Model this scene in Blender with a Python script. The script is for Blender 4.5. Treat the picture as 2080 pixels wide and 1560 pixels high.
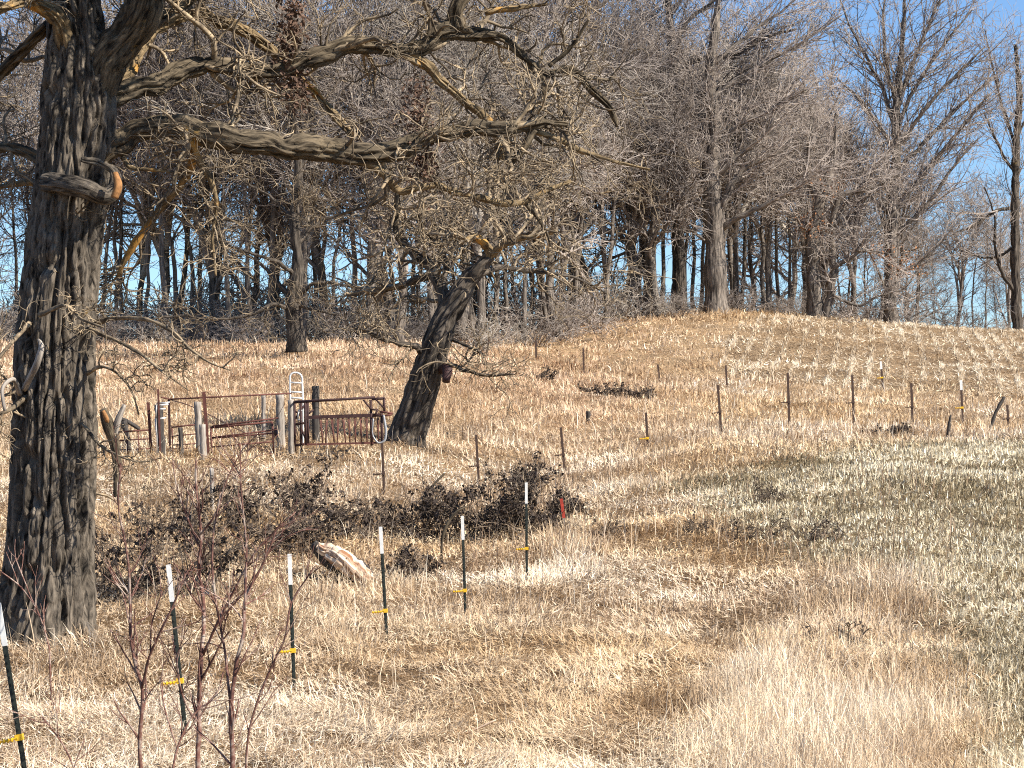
import bpy, math
import numpy as np

# ------------------------------------------------------------------ camera, sky, sun
for o in list(bpy.data.objects):
    bpy.data.objects.remove(o)
S = bpy.context.scene
C = S.collection
F = 4691.0                      # focal length in photo pixels (2080 wide)
HZ = 900.0                      # photo row of eye level
cam = bpy.data.cameras.new('camera')
cam.sensor_width = 36.0
cam.lens = 36.0 * F / 2080
cam.shift_y = (HZ - 780.0) / 2080      # frame raised a little above eye level
cam.clip_start = 0.1
cam.clip_end = 9000
co = bpy.data.objects.new('camera', cam)
C.objects.link(co)
co.location = (0, 0, 0)
co.rotation_euler = (math.pi / 2, 0, 0)
S.camera = co

SUN_EL, SUN_AZ = math.radians(41), math.radians(117)     # azimuth clockwise from +Y
w = bpy.data.worlds.new('World')
S.world = w
w.use_nodes = True
nt = w.node_tree
sky = nt.nodes.new('ShaderNodeTexSky')
sky.sky_type = 'NISHITA'
sky.sun_disc = False
sky.sun_elevation = SUN_EL
sky.sun_rotation = SUN_AZ
sky.air_density = 1.0
sky.dust_density = 0.0
sky.ozone_density = 4.0
sky.altitude = 300
bg = nt.nodes['Background']
bg.inputs[1].default_value = 0.082
tn = nt.nodes.new('ShaderNodeMix')
tn.data_type = 'RGBA'
tn.blend_type = 'MULTIPLY'
tn.inputs['Factor'].default_value = 1
tn.inputs['B'].default_value = (.80, .93, 1.08, 1)
nt.links.new(sky.outputs[0], tn.inputs['A'])
nt.links.new(tn.outputs['Result'], bg.inputs[0])
sl = bpy.data.lights.new('sun', 'SUN')
sl.energy = 4.9
sl.angle = math.radians(0.5)
sl.color = (1.0, 0.94, 0.85)
so = bpy.data.objects.new('sun', sl)
C.objects.link(so)
from mathutils import Vector
sd = Vector((math.sin(SUN_AZ) * math.cos(SUN_EL), math.cos(SUN_AZ) * math.cos(SUN_EL), math.sin(SUN_EL)))
so.rotation_euler = sd.to_track_quat('Z', 'Y').to_euler()
so.location = sd * 50
S.view_settings.view_transform = 'Standard'
S.view_settings.look = 'None'
S.view_settings.gamma = 1
S.view_settings.exposure = 0.95
S.cycles.use_denoising = False
S.cycles.max_bounces = 5
S.cycles.diffuse_bounces = 3
S.cycles.filter_width = 1.1

# ------------------------------------------------------------------ noise
def _hash(i, j, k, s):
    n = (i * 374761393 + j * 668265263 + k * 2147483647 + s * 974634777) & 0xFFFFFFFF
    n = ((n ^ (n >> 13)) * 1274126177) & 0xFFFFFFFF
    n = ((n ^ (n >> 16)) * 2246822519) & 0xFFFFFFFF
    return ((n ^ (n >> 15)) & 0xFFFFFF) / float(0xFFFFFF)

def vnoise(x, y, z=0.0, s=0):
    x, y, z = np.broadcast_arrays(np.asarray(x, float), np.asarray(y, float), np.asarray(z, float))
    i, j, k = np.floor(x).astype(np.int64), np.floor(y).astype(np.int64), np.floor(z).astype(np.int64)
    u, v, t = x - i, y - j, z - k
    u, v, t = u * u * (3 - 2 * u), v * v * (3 - 2 * v), t * t * (3 - 2 * t)
    r = 0
    for a in (0, 1):
        for b in (0, 1):
            for c in (0, 1):
                r = r + (u if a else 1 - u) * (v if b else 1 - v) * (t if c else 1 - t) * _hash(i + a, j + b, k + c, s)
    return r

def fbm(x, y, z=0.0, s=0, o=3):
    r, a, tot = 0, 1.0, 0
    for q in range(o):
        r = r + a * vnoise(np.asarray(x) * 2 ** q, np.asarray(y) * 2 ** q, np.asarray(z) * 2 ** q, s + q)
        tot += a
        a *= .5
    return r / tot

# ------------------------------------------------------------------ the lie of the land
DEP = np.array([0, 10, 17, 20, 24, 27, 31, 35, 40, 45, 50, 54, 58, 62, 66, 70, 76, 80, 85, 90, 95, 100, 105, 110, 115, 120, 125, 132, 140, 160, 200, 300], float)
def prof(pairs):
    a = np.array(pairs, float)
    return np.interp(DEP, a[:, 0], a[:, 1])
COLS = [(-900, prof([(0, -1.7), (10, -2.6), (17, -2.65), (27, -2.3), (35, -1.9), (45, -1.3), (54, -.6), (60, 0), (70, 1.1), (80, 2.3), (90, 3.4), (100, 4.2), (110, 4.6), (125, 4.6), (160, 3.0), (200, 1), (300, -2)])),
        (550, prof([(0, -1.7), (10, -2.6), (17, -2.68), (20, -2.5), (24, -2.6), (27, -2.25), (35, -1.95), (45, -1.35), (54, -.6), (60, 0), (70, 1.1), (80, 2.3), (90, 3.4), (100, 4.2), (110, 4.65), (125, 4.7), (160, 3.0), (200, 1), (300, -2)])),
        (800, prof([(0, -1.7), (10, -2.7), (24, -2.6), (30, -2.45), (36, -2.15), (45, -1.7), (52, -1.2), (58, -.3), (62, .2), (70, 1.2), (80, 2.5), (90, 3.5), (100, 4.3), (110, 4.8), (125, 4.9), (160, 3), (200, 1), (300, -2)])),
        (965, prof([(0, -1.7), (10, -2.7), (30, -2.5), (36, -2.1), (45, -1.85), (56, -1.4), (61, -.45), (66, .3), (72, 1.0), (80, 2.1), (90, 3.0), (100, 3.7), (110, 4.9), (125, 5.3), (160, 4), (200, 1.5), (300, -2)])),
        (1140, prof([(0, -1.7), (10, -2.75), (30, -2.5), (36, -2.1), (40, -1.9), (50, -1.4), (60, -.95), (65, -.3), (75, .9), (85, 1.9), (98, 2.75), (105, 3.6), (115, 5.5), (122, 6.3), (130, 6.5), (160, 5), (200, 2), (300, -2)])),
        (1460, prof([(0, -1.7), (10, -2.75), (30, -2.5), (40, -1.85), (50, -1.0), (60, -.15), (65, .17), (75, .9), (93, 2.1), (105, 4.1), (115, 6.2), (122, 7.2), (132, 7.5), (160, 5), (200, 2), (300, -2)])),
        (1850, prof([(0, -1.7), (10, -2.75), (20, -2.6), (30, -2.4), (40, -1.65), (50, -.8), (60, -.1), (76, .5), (85, 1.05), (95, 2.1), (110, 4.3), (125, 6.2), (134, 6.9), (160, 5), (200, 2), (300, -2)])),
        (2200, prof([(0, -1.7), (10, -2.75), (20, -2.6), (30, -2.4), (40, -1.7), (50, -.9), (60, -.2), (76, .5), (95, 2.0), (110, 4.0), (125, 5.7), (136, 6.3), (160, 5), (200, 2), (300, -2)]))]
TT = np.linspace(-.45, .45, 181)
ct = np.array([(c[0] - 1040) / F for c in COLS])
cz = np.array([c[1] for c in COLS])
YY = np.arange(0, 301, 1.0)
HT = np.zeros((len(TT), len(YY)))
_z = np.array([np.interp(YY, DEP, r) for r in cz])
for q in range(len(YY)):
    HT[:, q] = np.interp(TT, ct, _z[:, q])
def smooth(a, ax, n):
    k = np.hanning(n + 2)[1:-1]
    k /= k.sum()
    pad = [(0, 0), (0, 0)]
    pad[ax] = (n // 2, n // 2)
    b = np.pad(a, pad, mode='edge')
    return np.apply_along_axis(lambda m: np.convolve(m, k, 'valid'), ax, b)
HT = smooth(smooth(HT, 0, 15), 1, 7)

def hgt(x, y):
    x, y = np.asarray(x, float), np.asarray(y, float)
    t = np.clip(x / np.maximum(y, 6), TT[0], TT[-1])
    yy = np.clip(y, 0, 299.0)
    a = (t - TT[0]) / (TT[1] - TT[0])
    i = np.clip(np.floor(a).astype(int), 0, len(TT) - 2)
    j = np.clip(np.floor(yy).astype(int), 0, len(YY) - 2)
    u, v = a - i, yy - j
    z = (HT[i, j] * (1 - u) + HT[i + 1, j] * u) * (1 - v) + (HT[i, j + 1] * (1 - u) + HT[i + 1, j + 1] * u) * v
    near = np.clip(1 - np.abs(y - 60) / 260, 0, 1)
    z = z + near * ((fbm(x * .35, y * .35, 0, 5) - .5) * .34 + (fbm(x * 1.6, y * 1.6, 0, 9, 2) - .5) * .12)
    return z

def W(px, py, Y):                       # a photo measurement at distance Y -> metres
    return np.array([(px - 1040) / F * Y, Y, (HZ - py) / F * Y])

def G(px, py, y0=14, y1=140):            # the spot of ground seen at a photo measurement
    ys = np.arange(y0, y1, .1)
    t, s = (px - 1040) / F, (HZ - py) / F
    d = hgt(t * ys, ys) - s * ys
    k = np.where(d >= 0)[0]
    Y = ys[k[0]] if len(k) else y1
    return np.array([t * Y, Y, float(hgt(t * Y, Y))])

def Gy(px, Y):
    x = (px - 1040) / F * Y
    return np.array([x, Y, float(hgt(x, Y))])

# ------------------------------------------------------------------ mesh helpers
def tubes(P, R, sides=4, cap=False):
    P = np.asarray(P, float)
    R = np.asarray(R, float)
    if P.ndim == 2:
        P, R = P[None], R[None]
    N, K, _ = P.shape
    T = np.gradient(P, axis=1)
    T /= np.linalg.norm(T, axis=2, keepdims=True) + 1e-9
    ref = np.where(np.abs(T[:, 0, 2:3]) > .8, np.array([[1., 0, 0]]), np.array([[0, 0, 1.]]))
    U = np.zeros_like(P)
    u = ref
    for k in range(K):
        u = u - (u * T[:, k]).sum(1, keepdims=True) * T[:, k]
        u = u / (np.linalg.norm(u, axis=1, keepdims=True) + 1e-9)
        U[:, k] = u
    V = np.cross(T, U)
    a = np.arange(sides) * 2 * np.pi / sides
    ca, sa = np.cos(a), np.sin(a)
    D = U[:, :, None] * ca[None, None, :, None] + V[:, :, None] * sa[None, None, :, None]
    X = P[:, :, None] + D * R[:, :, None, None]
    L = np.concatenate([np.zeros((N, 1)), np.cumsum(np.linalg.norm(np.diff(P, axis=1), axis=2), 1)], 1)
    B = np.stack([ca[None, None] * R[:, :, None], sa[None, None] * R[:, :, None], np.broadcast_to(L[:, :, None], (N, K, sides))], -1)
    n = np.arange(N)[:, None, None] * K * sides
    k = np.arange(K - 1)[None, :, None] * sides
    s = np.arange(sides)[None, None]
    s2 = (s + 1) % sides
    Q = np.stack([n + k + s, n + k + s2, n + k + sides + s2, n + k + sides + s], -1).reshape(-1, 4)
    verts = X.reshape(-1, 3)
    bk = B.reshape(-1, 3)
    if cap:
        ext, eb, qf = [], [], []
        for q in range(N):
            for kk, flip in ((0, True), (K - 1, False)):
                c = len(verts) + len(ext)
                ext.append(P[q, kk]); eb.append([0, 0, L[q, kk]])
                for z in range(sides):
                    i1 = q * K * sides + kk * sides + z
                    i2 = q * K * sides + kk * sides + (z + 1) % sides
                    qf.append([c, i2, i1, i1] if flip else [c, i1, i2, i2])
        verts = np.vstack([verts, ext])
        bk = np.vstack([bk, eb])
        # triangles written as quads with a repeated corner are split later
        return verts, Q, bk, np.array(qf)[:, :3]
    return verts, Q, bk, np.zeros((0, 3), int)

class MB:
    def __init__(s):
        s.v, s.q, s.b, s.t, s.c, s.n = [], [], [], [], [], 0
    def add(s, verts, quads, bk=None, tris=None, col=None):
        verts = np.asarray(verts, float)
        s.v.append(verts)
        if len(quads):
            s.q.append(np.asarray(quads) + s.n)
        s.b.append(np.zeros((len(verts), 3)) if bk is None else bk)
        if tris is not None and len(tris):
            s.t.append(np.asarray(tris) + s.n)
        s.c.append(np.ones((len(verts), 3)) * (.5 if col is None else col))
        s.n += len(verts)
        return s
    def tube(s, P, R, sides=6, cap=True, col=None):
        P = np.asarray(P, float)
        if np.isscalar(R):
            R = np.full(P.shape[:-1], R)
        v, q, b, t = tubes(P, R, sides, cap)
        return s.add(v, q, b, t, col)
    def box(s, c, size, axes=None):
        c = np.asarray(c, float)
        ax = np.eye(3) if axes is None else np.asarray(axes, float)
        h = np.asarray(size, float) / 2
        v = np.array([c + ax[0] * h[0] * i + ax[1] * h[1] * j + ax[2] * h[2] * k for i in (-1, 1) for j in (-1, 1) for k in (-1, 1)])
        f = [(0, 1, 3, 2), (4, 6, 7, 5), (0, 4, 5, 1), (2, 3, 7, 6), (0, 2, 6, 4), (1, 5, 7, 3)]
        return s.add(v, f)
    def bar(s, p, q, wd, th=None):
        p, q = np.asarray(p, float), np.asarray(q, float)
        d = q - p
        L = np.linalg.norm(d)
        d /= L
        r = np.array([0, 1., 0]) if abs(d[1]) < .8 else np.array([1., 0, 0])
        x = np.cross(d, r); x /= np.linalg.norm(x)
        y = np.cross(d, x)
        return s.box((p + q) / 2, (L, wd, th or wd), (d, x, y))
    def build(s, name, mat, parent=None, smooth=True, bk=False, col=False, link=True, origin=None):
        v = np.concatenate(s.v)
        me = bpy.data.meshes.new(name)
        if origin is not None:
            v = v - np.asarray(origin, float)[None]
        nq = sum(len(a) for a in s.q)
        ntr = sum(len(a) for a in s.t)
        idx = []
        if nq:
            idx.append(np.concatenate(s.q).ravel())
        if ntr:
            idx.append(np.concatenate(s.t).ravel())
        idx = np.concatenate(idx).astype(np.int32)
        me.vertices.add(len(v))
        me.vertices.foreach_set('co', v.astype(np.float32).ravel())
        me.loops.add(len(idx))
        me.loops.foreach_set('vertex_index', idx)
        me.polygons.add(nq + ntr)
        st = np.concatenate([np.arange(nq) * 4, nq * 4 + np.arange(ntr) * 3]).astype(np.int32)
        me.polygons.foreach_set('loop_start', st)
        me.polygons.foreach_set('use_smooth', np.full(nq + ntr, smooth))
        me.update(calc_edges=True)
        if bk:
            at = me.attributes.new('bk', 'FLOAT_VECTOR', 'POINT')
            at.data.foreach_set('vector', np.concatenate(s.b).astype(np.float32).ravel())
        if col:
            cc = np.concatenate(s.c)
            cc = np.hstack([cc, np.ones((len(cc), 1))])
            at = me.attributes.new('hue', 'FLOAT_COLOR', 'POINT')
            at.data.foreach_set('color', cc.astype(np.float32).ravel())
        me.materials.append(mat)
        o = bpy.data.objects.new(name, me)
        if link:
            C.objects.link(o)
        if parent is not None:
            o.parent = parent
        return o

def tag(o, label=None, cat=None, group=None, kind=None):
    if label: o['label'] = label
    if cat: o['category'] = cat
    if group: o['group'] = group
    if kind: o['kind'] = kind
    return o
def empty(name, loc, label, cat, group=None):
    o = bpy.data.objects.new(name, None)
    o.empty_display_size = .2
    C.objects.link(o)
    o.location = [float(a) for a in loc]
    return tag(o, label, cat, group)
def part(mb, name, mat, root, **k):
    return mb.build(name, mat, root, origin=np.array(root.location), **k)

# ------------------------------------------------------------------ materials
def mat(name):
    m = bpy.data.materials.new(name)
    m.use_nodes = True
    n = m.node_tree
    b = n.nodes['Principled BSDF']
    return m, n, b
def N(n, t, **k):
    x = n.nodes.new(t)
    for a, v in k.items():
        if a.startswith('i_'):
            x.inputs[a[2:].replace('_', ' ')].default_value = v
        else:
            setattr(x, a, v)
    return x
def ramp(n, stops):
    r = n.nodes.new('ShaderNodeValToRGB')
    e = r.color_ramp.elements
    while len(e) < len(stops):
        e.new(.5)
    for q, (p, c) in enumerate(stops):
        e[q].position = p
        e[q].color = (*c, 1)
    return r

def bark(name, dark, light, lichen=None, scale=9, stretch=.14, bump=.6, dist=.05, lich_lo=.58, attr=True):
    m, n, b = mat(name)
    l = n.links
    if attr:
        src = N(n, 'ShaderNodeAttribute', attribute_name='bk').outputs['Vector']
    else:
        src = N(n, 'ShaderNodeTexCoord').outputs['Object']
    mp = N(n, 'ShaderNodeMapping')
    mp.inputs['Scale'].default_value = (scale, scale, scale * stretch)
    l.new(src, mp.inputs[0])
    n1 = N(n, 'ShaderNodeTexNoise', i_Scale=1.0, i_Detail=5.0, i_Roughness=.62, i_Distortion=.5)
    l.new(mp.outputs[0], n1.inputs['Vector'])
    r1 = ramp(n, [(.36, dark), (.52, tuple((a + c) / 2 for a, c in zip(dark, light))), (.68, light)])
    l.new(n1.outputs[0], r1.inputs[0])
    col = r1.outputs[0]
    if lichen:
        n2 = N(n, 'ShaderNodeTexNoise', i_Scale=1.5 if attr else 1.1, i_Detail=6.0, i_Roughness=.7)
        l.new(N(n, 'ShaderNodeTexCoord').outputs['Object'], n2.inputs['Vector'])
        r2 = ramp(n, [(lich_lo, (0, 0, 0)), (lich_lo + .1, (1, 1, 1))])
        l.new(n2.outputs[0], r2.inputs[0])
        mx = N(n, 'ShaderNodeMix', data_type='RGBA')
        l.new(r2.outputs[0], mx.inputs['Factor'])
        l.new(col, mx.inputs['A'])
        mx.inputs['B'].default_value = (*lichen, 1)
        col = mx.outputs['Result']
    l.new(col, b.inputs['Base Color'])
    b.inputs['Roughness'].default_value = .9
    b.inputs['Specular IOR Level'].default_value = .15
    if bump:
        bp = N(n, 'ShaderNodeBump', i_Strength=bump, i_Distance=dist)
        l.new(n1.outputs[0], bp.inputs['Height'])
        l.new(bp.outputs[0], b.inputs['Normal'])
    return m

def twigmat(name, c1, c2, c3, scale=1.3):
    m, n, b = mat(name)
    l = n.links
    tc = N(n, 'ShaderNodeTexCoord')
    n1 = N(n, 'ShaderNodeTexNoise', i_Scale=scale, i_Detail=5.0, i_Roughness=.75)
    l.new(tc.outputs['Object'], n1.inputs['Vector'])
    r = ramp(n, [(.35, c1), (.5, c2), (.65, c3)])
    l.new(n1.outputs[0], r.inputs[0])
    oi = N(n, 'ShaderNodeObjectInfo')
    mr = N(n, 'ShaderNodeMapRange')
    mr.inputs['To Min'].default_value = .75
    mr.inputs['To Max'].default_value = 1.25
    l.new(oi.outputs['Random'], mr.inputs['Value'])
    hs = N(n, 'ShaderNodeHueSaturation')
    l.new(mr.outputs[0], hs.inputs['Value'])
    l.new(r.outputs[0], hs.inputs['Color'])
    l.new(hs.outputs[0], b.inputs['Base Color'])
    b.inputs['Roughness'].default_value = .85
    b.inputs['Specular IOR Level'].default_value = .2
    return m

def plain(name, c, rough=.7, metal=0, var=.35, scale=14, c2=None):
    m, n, b = mat(name)
    l = n.links
    tc = N(n, 'ShaderNodeTexCoord')
    n1 = N(n, 'ShaderNodeTexNoise', i_Scale=float(scale), i_Detail=5.0, i_Roughness=.7)
    l.new(tc.outputs['Object'], n1.inputs['Vector'])
    lo = c2 or tuple(a * (1 - var) for a in c)
    r = ramp(n, [(.38, lo), (.62, c)])
    l.new(n1.outputs[0], r.inputs[0])
    l.new(r.outputs[0], b.inputs['Base Color'])
    b.inputs['Roughness'].default_value = rough
    b.inputs['Metallic'].default_value = metal
    b.inputs['Specular IOR Level'].default_value = .3
    return m

def bladematerial(name):
    m, n, b = mat(name)
    l = n.links
    at = N(n, 'ShaderNodeAttribute', attribute_name='hue')
    l.new(at.outputs['Color'], b.inputs['Base Color'])
    b.inputs['Roughness'].default_value = .75
    b.inputs['Specular IOR Level'].default_value = .2
    tr = N(n, 'ShaderNodeBsdfTranslucent')
    l.new(at.outputs['Color'], tr.inputs['Color'])
    mx = N(n, 'ShaderNodeMixShader')
    mx.inputs[0].default_value = .22
    l.new(b.outputs[0], mx.inputs[1])
    l.new(tr.outputs[0], mx.inputs[2])
    l.new(mx.outputs[0], n.nodes['Material Output'].inputs[0])
    return m

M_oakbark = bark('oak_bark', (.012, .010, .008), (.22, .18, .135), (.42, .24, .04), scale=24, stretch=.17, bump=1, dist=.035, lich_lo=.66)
M_darkbark = bark('dark_oak_bark', (.018, .015, .012), (.16, .13, .10), (.22, .14, .04), scale=14, stretch=.12, bump=1, dist=.05, lich_lo=.64)
M_limb = bark('oak_limb_bark', (.018, .014, .010), (.20, .155, .10), (.40, .23, .06), scale=26, stretch=.13, bump=1, dist=.03, lich_lo=.62)
M_lichlimb = bark('lichened_bark', (.06, .042, .024), (.36, .26, .14), (.50, .27, .07), scale=26, stretch=.2, bump=.8, dist=.02, lich_lo=.55)
M_oaktwig = twigmat('oak_twig', (.035, .027, .019), (.17, .13, .085), (.42, .32, .20), 3.0)
M_woodtrunk = bark('wood_tree_bark', (.045, .038, .032), (.30, .25, .20), None, scale=10, stretch=.12, bump=1, dist=.08)
M_woodtwig = twigmat('wood_twig', (.13, .105, .085), (.30, .25, .21), (.42, .36, .30), 1.5)
M_paletwig = twigmat('pale_twig', (.20, .17, .14), (.38, .33, .27), (.52, .46, .38), 1.5)
M_darktwig = twigmat('dark_twig', (.07, .06, .052), (.19, .16, .14), (.30, .255, .215), 1.5)
M_redtwig = twigmat('reddish_stem', (.06, .03, .025), (.18, .085, .062), (.42, .34, .27), 7)
M_brush = twigmat('brush_stem', (.03, .022, .018), (.11, .08, .055), (.34, .26, .18), 4)
M_deadleaf = plain('dead_leaf', (.075, .052, .038), .8, var=.6, scale=9)
M_rust = plain('rusty_steel', (.15, .055, .04), .75, var=.5, scale=9)
M_darkrust = plain('dark_rusty_steel', (.065, .03, .026), .7, var=.5, scale=9)
M_postgreen = plain('post_dark_green', (.030, .036, .028), .55, var=.4)
M_postbrown = plain('post_brown', (.085, .05, .035), .75, var=.4)
M_white = plain('white_paint', (.78, .77, .72), .5, var=.15)
M_yellow = plain('yellow_plastic', (.80, .48, .03), .45, var=.15)
M_red = plain('red_paint', (.48, .06, .035), .6, var=.35)
M_greywood = bark('weathered_wood', (.16, .135, .11), (.48, .42, .35), None, scale=30, stretch=.06, bump=.5, dist=.01)
M_darkwood = bark('dark_creosote_wood', (.03, .026, .024), (.11, .095, .08), None, scale=30, stretch=.06, bump=.5, dist=.01)
M_split = bark('split_wood', (.30, .15, .08), (.88, .74, .56), None, scale=22, stretch=.045, bump=.8, dist=.02)
M_orangewood = plain('broken_heartwood', (.42, .20, .07), .8, var=.5, scale=20)
M_galv = plain('galvanised_steel', (.42, .42, .41), .45, .3, var=.3)
M_blade = bladematerial('dry_blade')

# ------------------------------------------------------------------ ground
def fieldmask(x, y):
    """ 1 in the hill corn stubble, 2 in the near crop stubble, else 0 """
    px = 1040 + F * x / np.maximum(y, 6)
    e = (fbm(x * .2, y * .2, 0, 71) - .5)
    hill = (y > np.interp(px, [1380, 1440, 1480, 1600, 1750, 2100], [128, 116, 98, 96, 95, 93]) + 5 * e) & (px > 1400 + 40 * e) & (y < np.interp(px, [1440, 1560, 1700, 1850, 2200], [104, 121, 127, 141, 150]) + 3 * e)
    edge = np.interp(y, [24, 30, 35, 40, 45, 50, 58, 64], [2300, 1990, 1780, 1560, 1430, 1360, 1400, 1800])
    near = (px > edge + 120 * e) & (y > 20) & (y < np.interp(px, [1300, 1500, 1700, 1850, 2080], [51, 55, 59, 62, 66]) + 4 * e)
    near |= (px > np.interp(y, [12, 24, 30], [2010, 1985, 1900]) + 90 * e) & (y <= 36)
    return np.where(hill, 1, np.where(near, 2, 0))

xs = np.concatenate([-np.geomspace(4000, 47, 16), np.arange(-45, 45.1, .45), np.geomspace(47, 4000, 16)])
ys = np.concatenate([-np.geomspace(2000, 5, 10), np.arange(0, 150, .45), np.geomspace(151, 7000, 24)])
XX, YG = np.meshgrid(xs, ys, indexing='ij')
ZZ = hgt(XX, YG)
nx, ny = XX.shape
i, j = np.meshgrid(np.arange(nx - 1), np.arange(ny - 1), indexing='ij')
Q = np.stack([i * ny + j, (i + 1) * ny + j, (i + 1) * ny + j + 1, i * ny + j + 1], -1).reshape(-1, 4)
fm = fieldmask(XX, YG).ravel()
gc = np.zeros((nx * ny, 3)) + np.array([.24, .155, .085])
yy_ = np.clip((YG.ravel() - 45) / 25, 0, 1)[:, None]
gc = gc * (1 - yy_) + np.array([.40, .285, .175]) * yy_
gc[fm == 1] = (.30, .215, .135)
gc[fm == 2] = (.24, .185, .11)
gb = MB()
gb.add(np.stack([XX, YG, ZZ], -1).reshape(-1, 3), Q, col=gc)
m, n, b = mat('dry_soil_and_thatch')
l = n.links
at = N(n, 'ShaderNodeAttribute', attribute_name='hue')
tc = N(n, 'ShaderNodeTexCoord')
n1 = N(n, 'ShaderNodeTexNoise', i_Scale=9.0, i_Detail=8.0, i_Roughness=.75)
n2 = N(n, 'ShaderNodeTexNoise', i_Scale=.5, i_Detail=4.0, i_Roughness=.6)
l.new(tc.outputs['Object'], n1.inputs['Vector'])
l.new(tc.outputs['Object'], n2.inputs['Vector'])
r = ramp(n, [(.32, (.25, .24, .22)), (.5, (.9, .88, .85)), (.66, (1.7, 1.6, 1.45))])
l.new(n1.outputs[0], r.inputs[0])
r2 = ramp(n, [(.35, (.7, .7, .7)), (.65, (1.2, 1.18, 1.12))])
l.new(n2.outputs[0], r2.inputs[0])
m1 = N(n, 'ShaderNodeMix', data_type='RGBA', blend_type='MULTIPLY')
m1.inputs['Factor'].default_value = 1
l.new(at.outputs['Color'], m1.inputs['A']); l.new(r.outputs[0], m1.inputs['B'])
m2 = N(n, 'ShaderNodeMix', data_type='RGBA', blend_type='MULTIPLY')
m2.inputs['Factor'].default_value = 1
l.new(m1.outputs['Result'], m2.inputs['A']); l.new(r2.outputs[0], m2.inputs['B'])
l.new(m2.outputs['Result'], b.inputs['Base Color'])
bp = N(n, 'ShaderNodeBump', i_Strength=1.0, i_Distance=.12)
l.new(n1.outputs[0], bp.inputs['Height'])
l.new(bp.outputs[0], b.inputs['Normal'])
b.inputs['Roughness'].default_value = .95
b.inputs['Specular IOR Level'].default_value = .1
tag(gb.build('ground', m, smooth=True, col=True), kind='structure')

# ------------------------------------------------------------------ grass and stubble
rg = np.random.default_rng(11)
def sample_ground(n, y0, y1, t0=-.255, t1=.255, p=1.0):
    """world points thinning out with distance (about 1/Y^2 per square metre)"""
    u = rg.random(n)
    if p == 1.0:
        Y = y0 * (y1 / y0) ** u
    else:
        a = 1 - p
        Y = (y0 ** a + u * (y1 ** a - y0 ** a)) ** (1 / a)
    t = t0 + rg.random(n) * (t1 - t0)
    return t * Y, Y

def blades(mb, x, y, h, wd, az, tilt, curl, col, zoff=0.0, seg=3, twist=.5):
    """x,y base; h length; tilt from vertical (rad); curl extra tilt at the tip"""
    n_ = len(x)
    p = np.stack([x, y, hgt(x, y) + zoff], -1)
    wa = az + np.pi / 2 + rg.normal(0, .5, n_)
    wv = np.stack([np.cos(wa), np.sin(wa), rg.normal(0, .3, n_)], -1)
    hw = (wd / 2)[:, None]
    tw_ = rg.normal(0, twist, n_)
    rowsV = [p - wv * hw, p + wv * hw]
    for k in range(seg):
        tl = tilt + curl * k
        a_ = az + tw_ * k
        d = np.stack([np.cos(a_) * np.sin(tl), np.sin(a_) * np.sin(tl), np.cos(tl)], -1)
        p = p + d * (h / seg)[:, None]
        f = 1 - .75 * ((k + 1) / seg) ** 2
        rowsV += [p - wv * hw * f, p + wv * hw * f]
    m_ = 2 * (seg + 1)
    V = np.stack(rowsV, 1).reshape(-1, 3)
    k = np.arange(n_)[:, None] * m_
    Qd = np.concatenate([k + np.array([[2 * q, 2 * q + 1, 2 * q + 3, 2 * q + 2]]) for q in range(seg)], 1).reshape(-1, 4)
    mb.add(V, Qd, col=np.repeat(col, m_, 0))

def jit(x, y):
    return x + rg.normal(0, .012, len(x)) * y, y + rg.normal(0, .03, len(x)) * y
def tint(n_, pal, x, y, s=0, nz=.25):
    pal = np.array(pal)
    f = np.clip(fbm(x * .45, y * .45, 0, 30 + s) * 1.6 - .3 + rg.normal(0, nz, n_), 0, .999) * (len(pal) - 1)
    k = f.astype(int)
    u = (f - k)[:, None]
    c = pal[k] * (1 - u) + pal[np.minimum(k + 1, len(pal) - 1)] * u
    return c * (rg.random((n_, 1)) * .6 + .7)

STRAW = [(.24, .14, .065), (.52, .35, .18), (.74, .54, .32), (.86, .70, .47)]
TAN = [(.26, .155, .085), (.54, .36, .215), (.74, .53, .34), (.86, .67, .47)]
PALE = [(.34, .23, .13), (.64, .48, .31), (.86, .70, .50), (.90, .79, .61)]
STUB = [(.14, .105, .055), (.44, .35, .205), (.76, .64, .43), (.92, .83, .62)]

def pxof(x, y): return 1040 + F * x / y
def pyof(x, y): return HZ - F * hgt(x, y) / y
TUFTS = [(1720, 1520, 260, 170, 1.0), (1560, 1420, 130, 110, .9), (1790, 1230, 190, 80, .7), (1660, 1290, 90, 30, .5), (1160, 1140, 90, 60, .6), (1060, 1240, 90, 60, .4), (700, 1230, 240, 60, .3), (120, 1320, 150, 60, .3)]
def tallness(x, y):
    px, py = pxof(x, y), pyof(x, y)
    a = np.zeros_like(x)
    for (cx, cy, rx, ry, s) in TUFTS:
        a = np.maximum(a, s * np.exp(-((px - cx) / rx) ** 2 - ((py - cy) / ry) ** 2))
    return a

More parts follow.
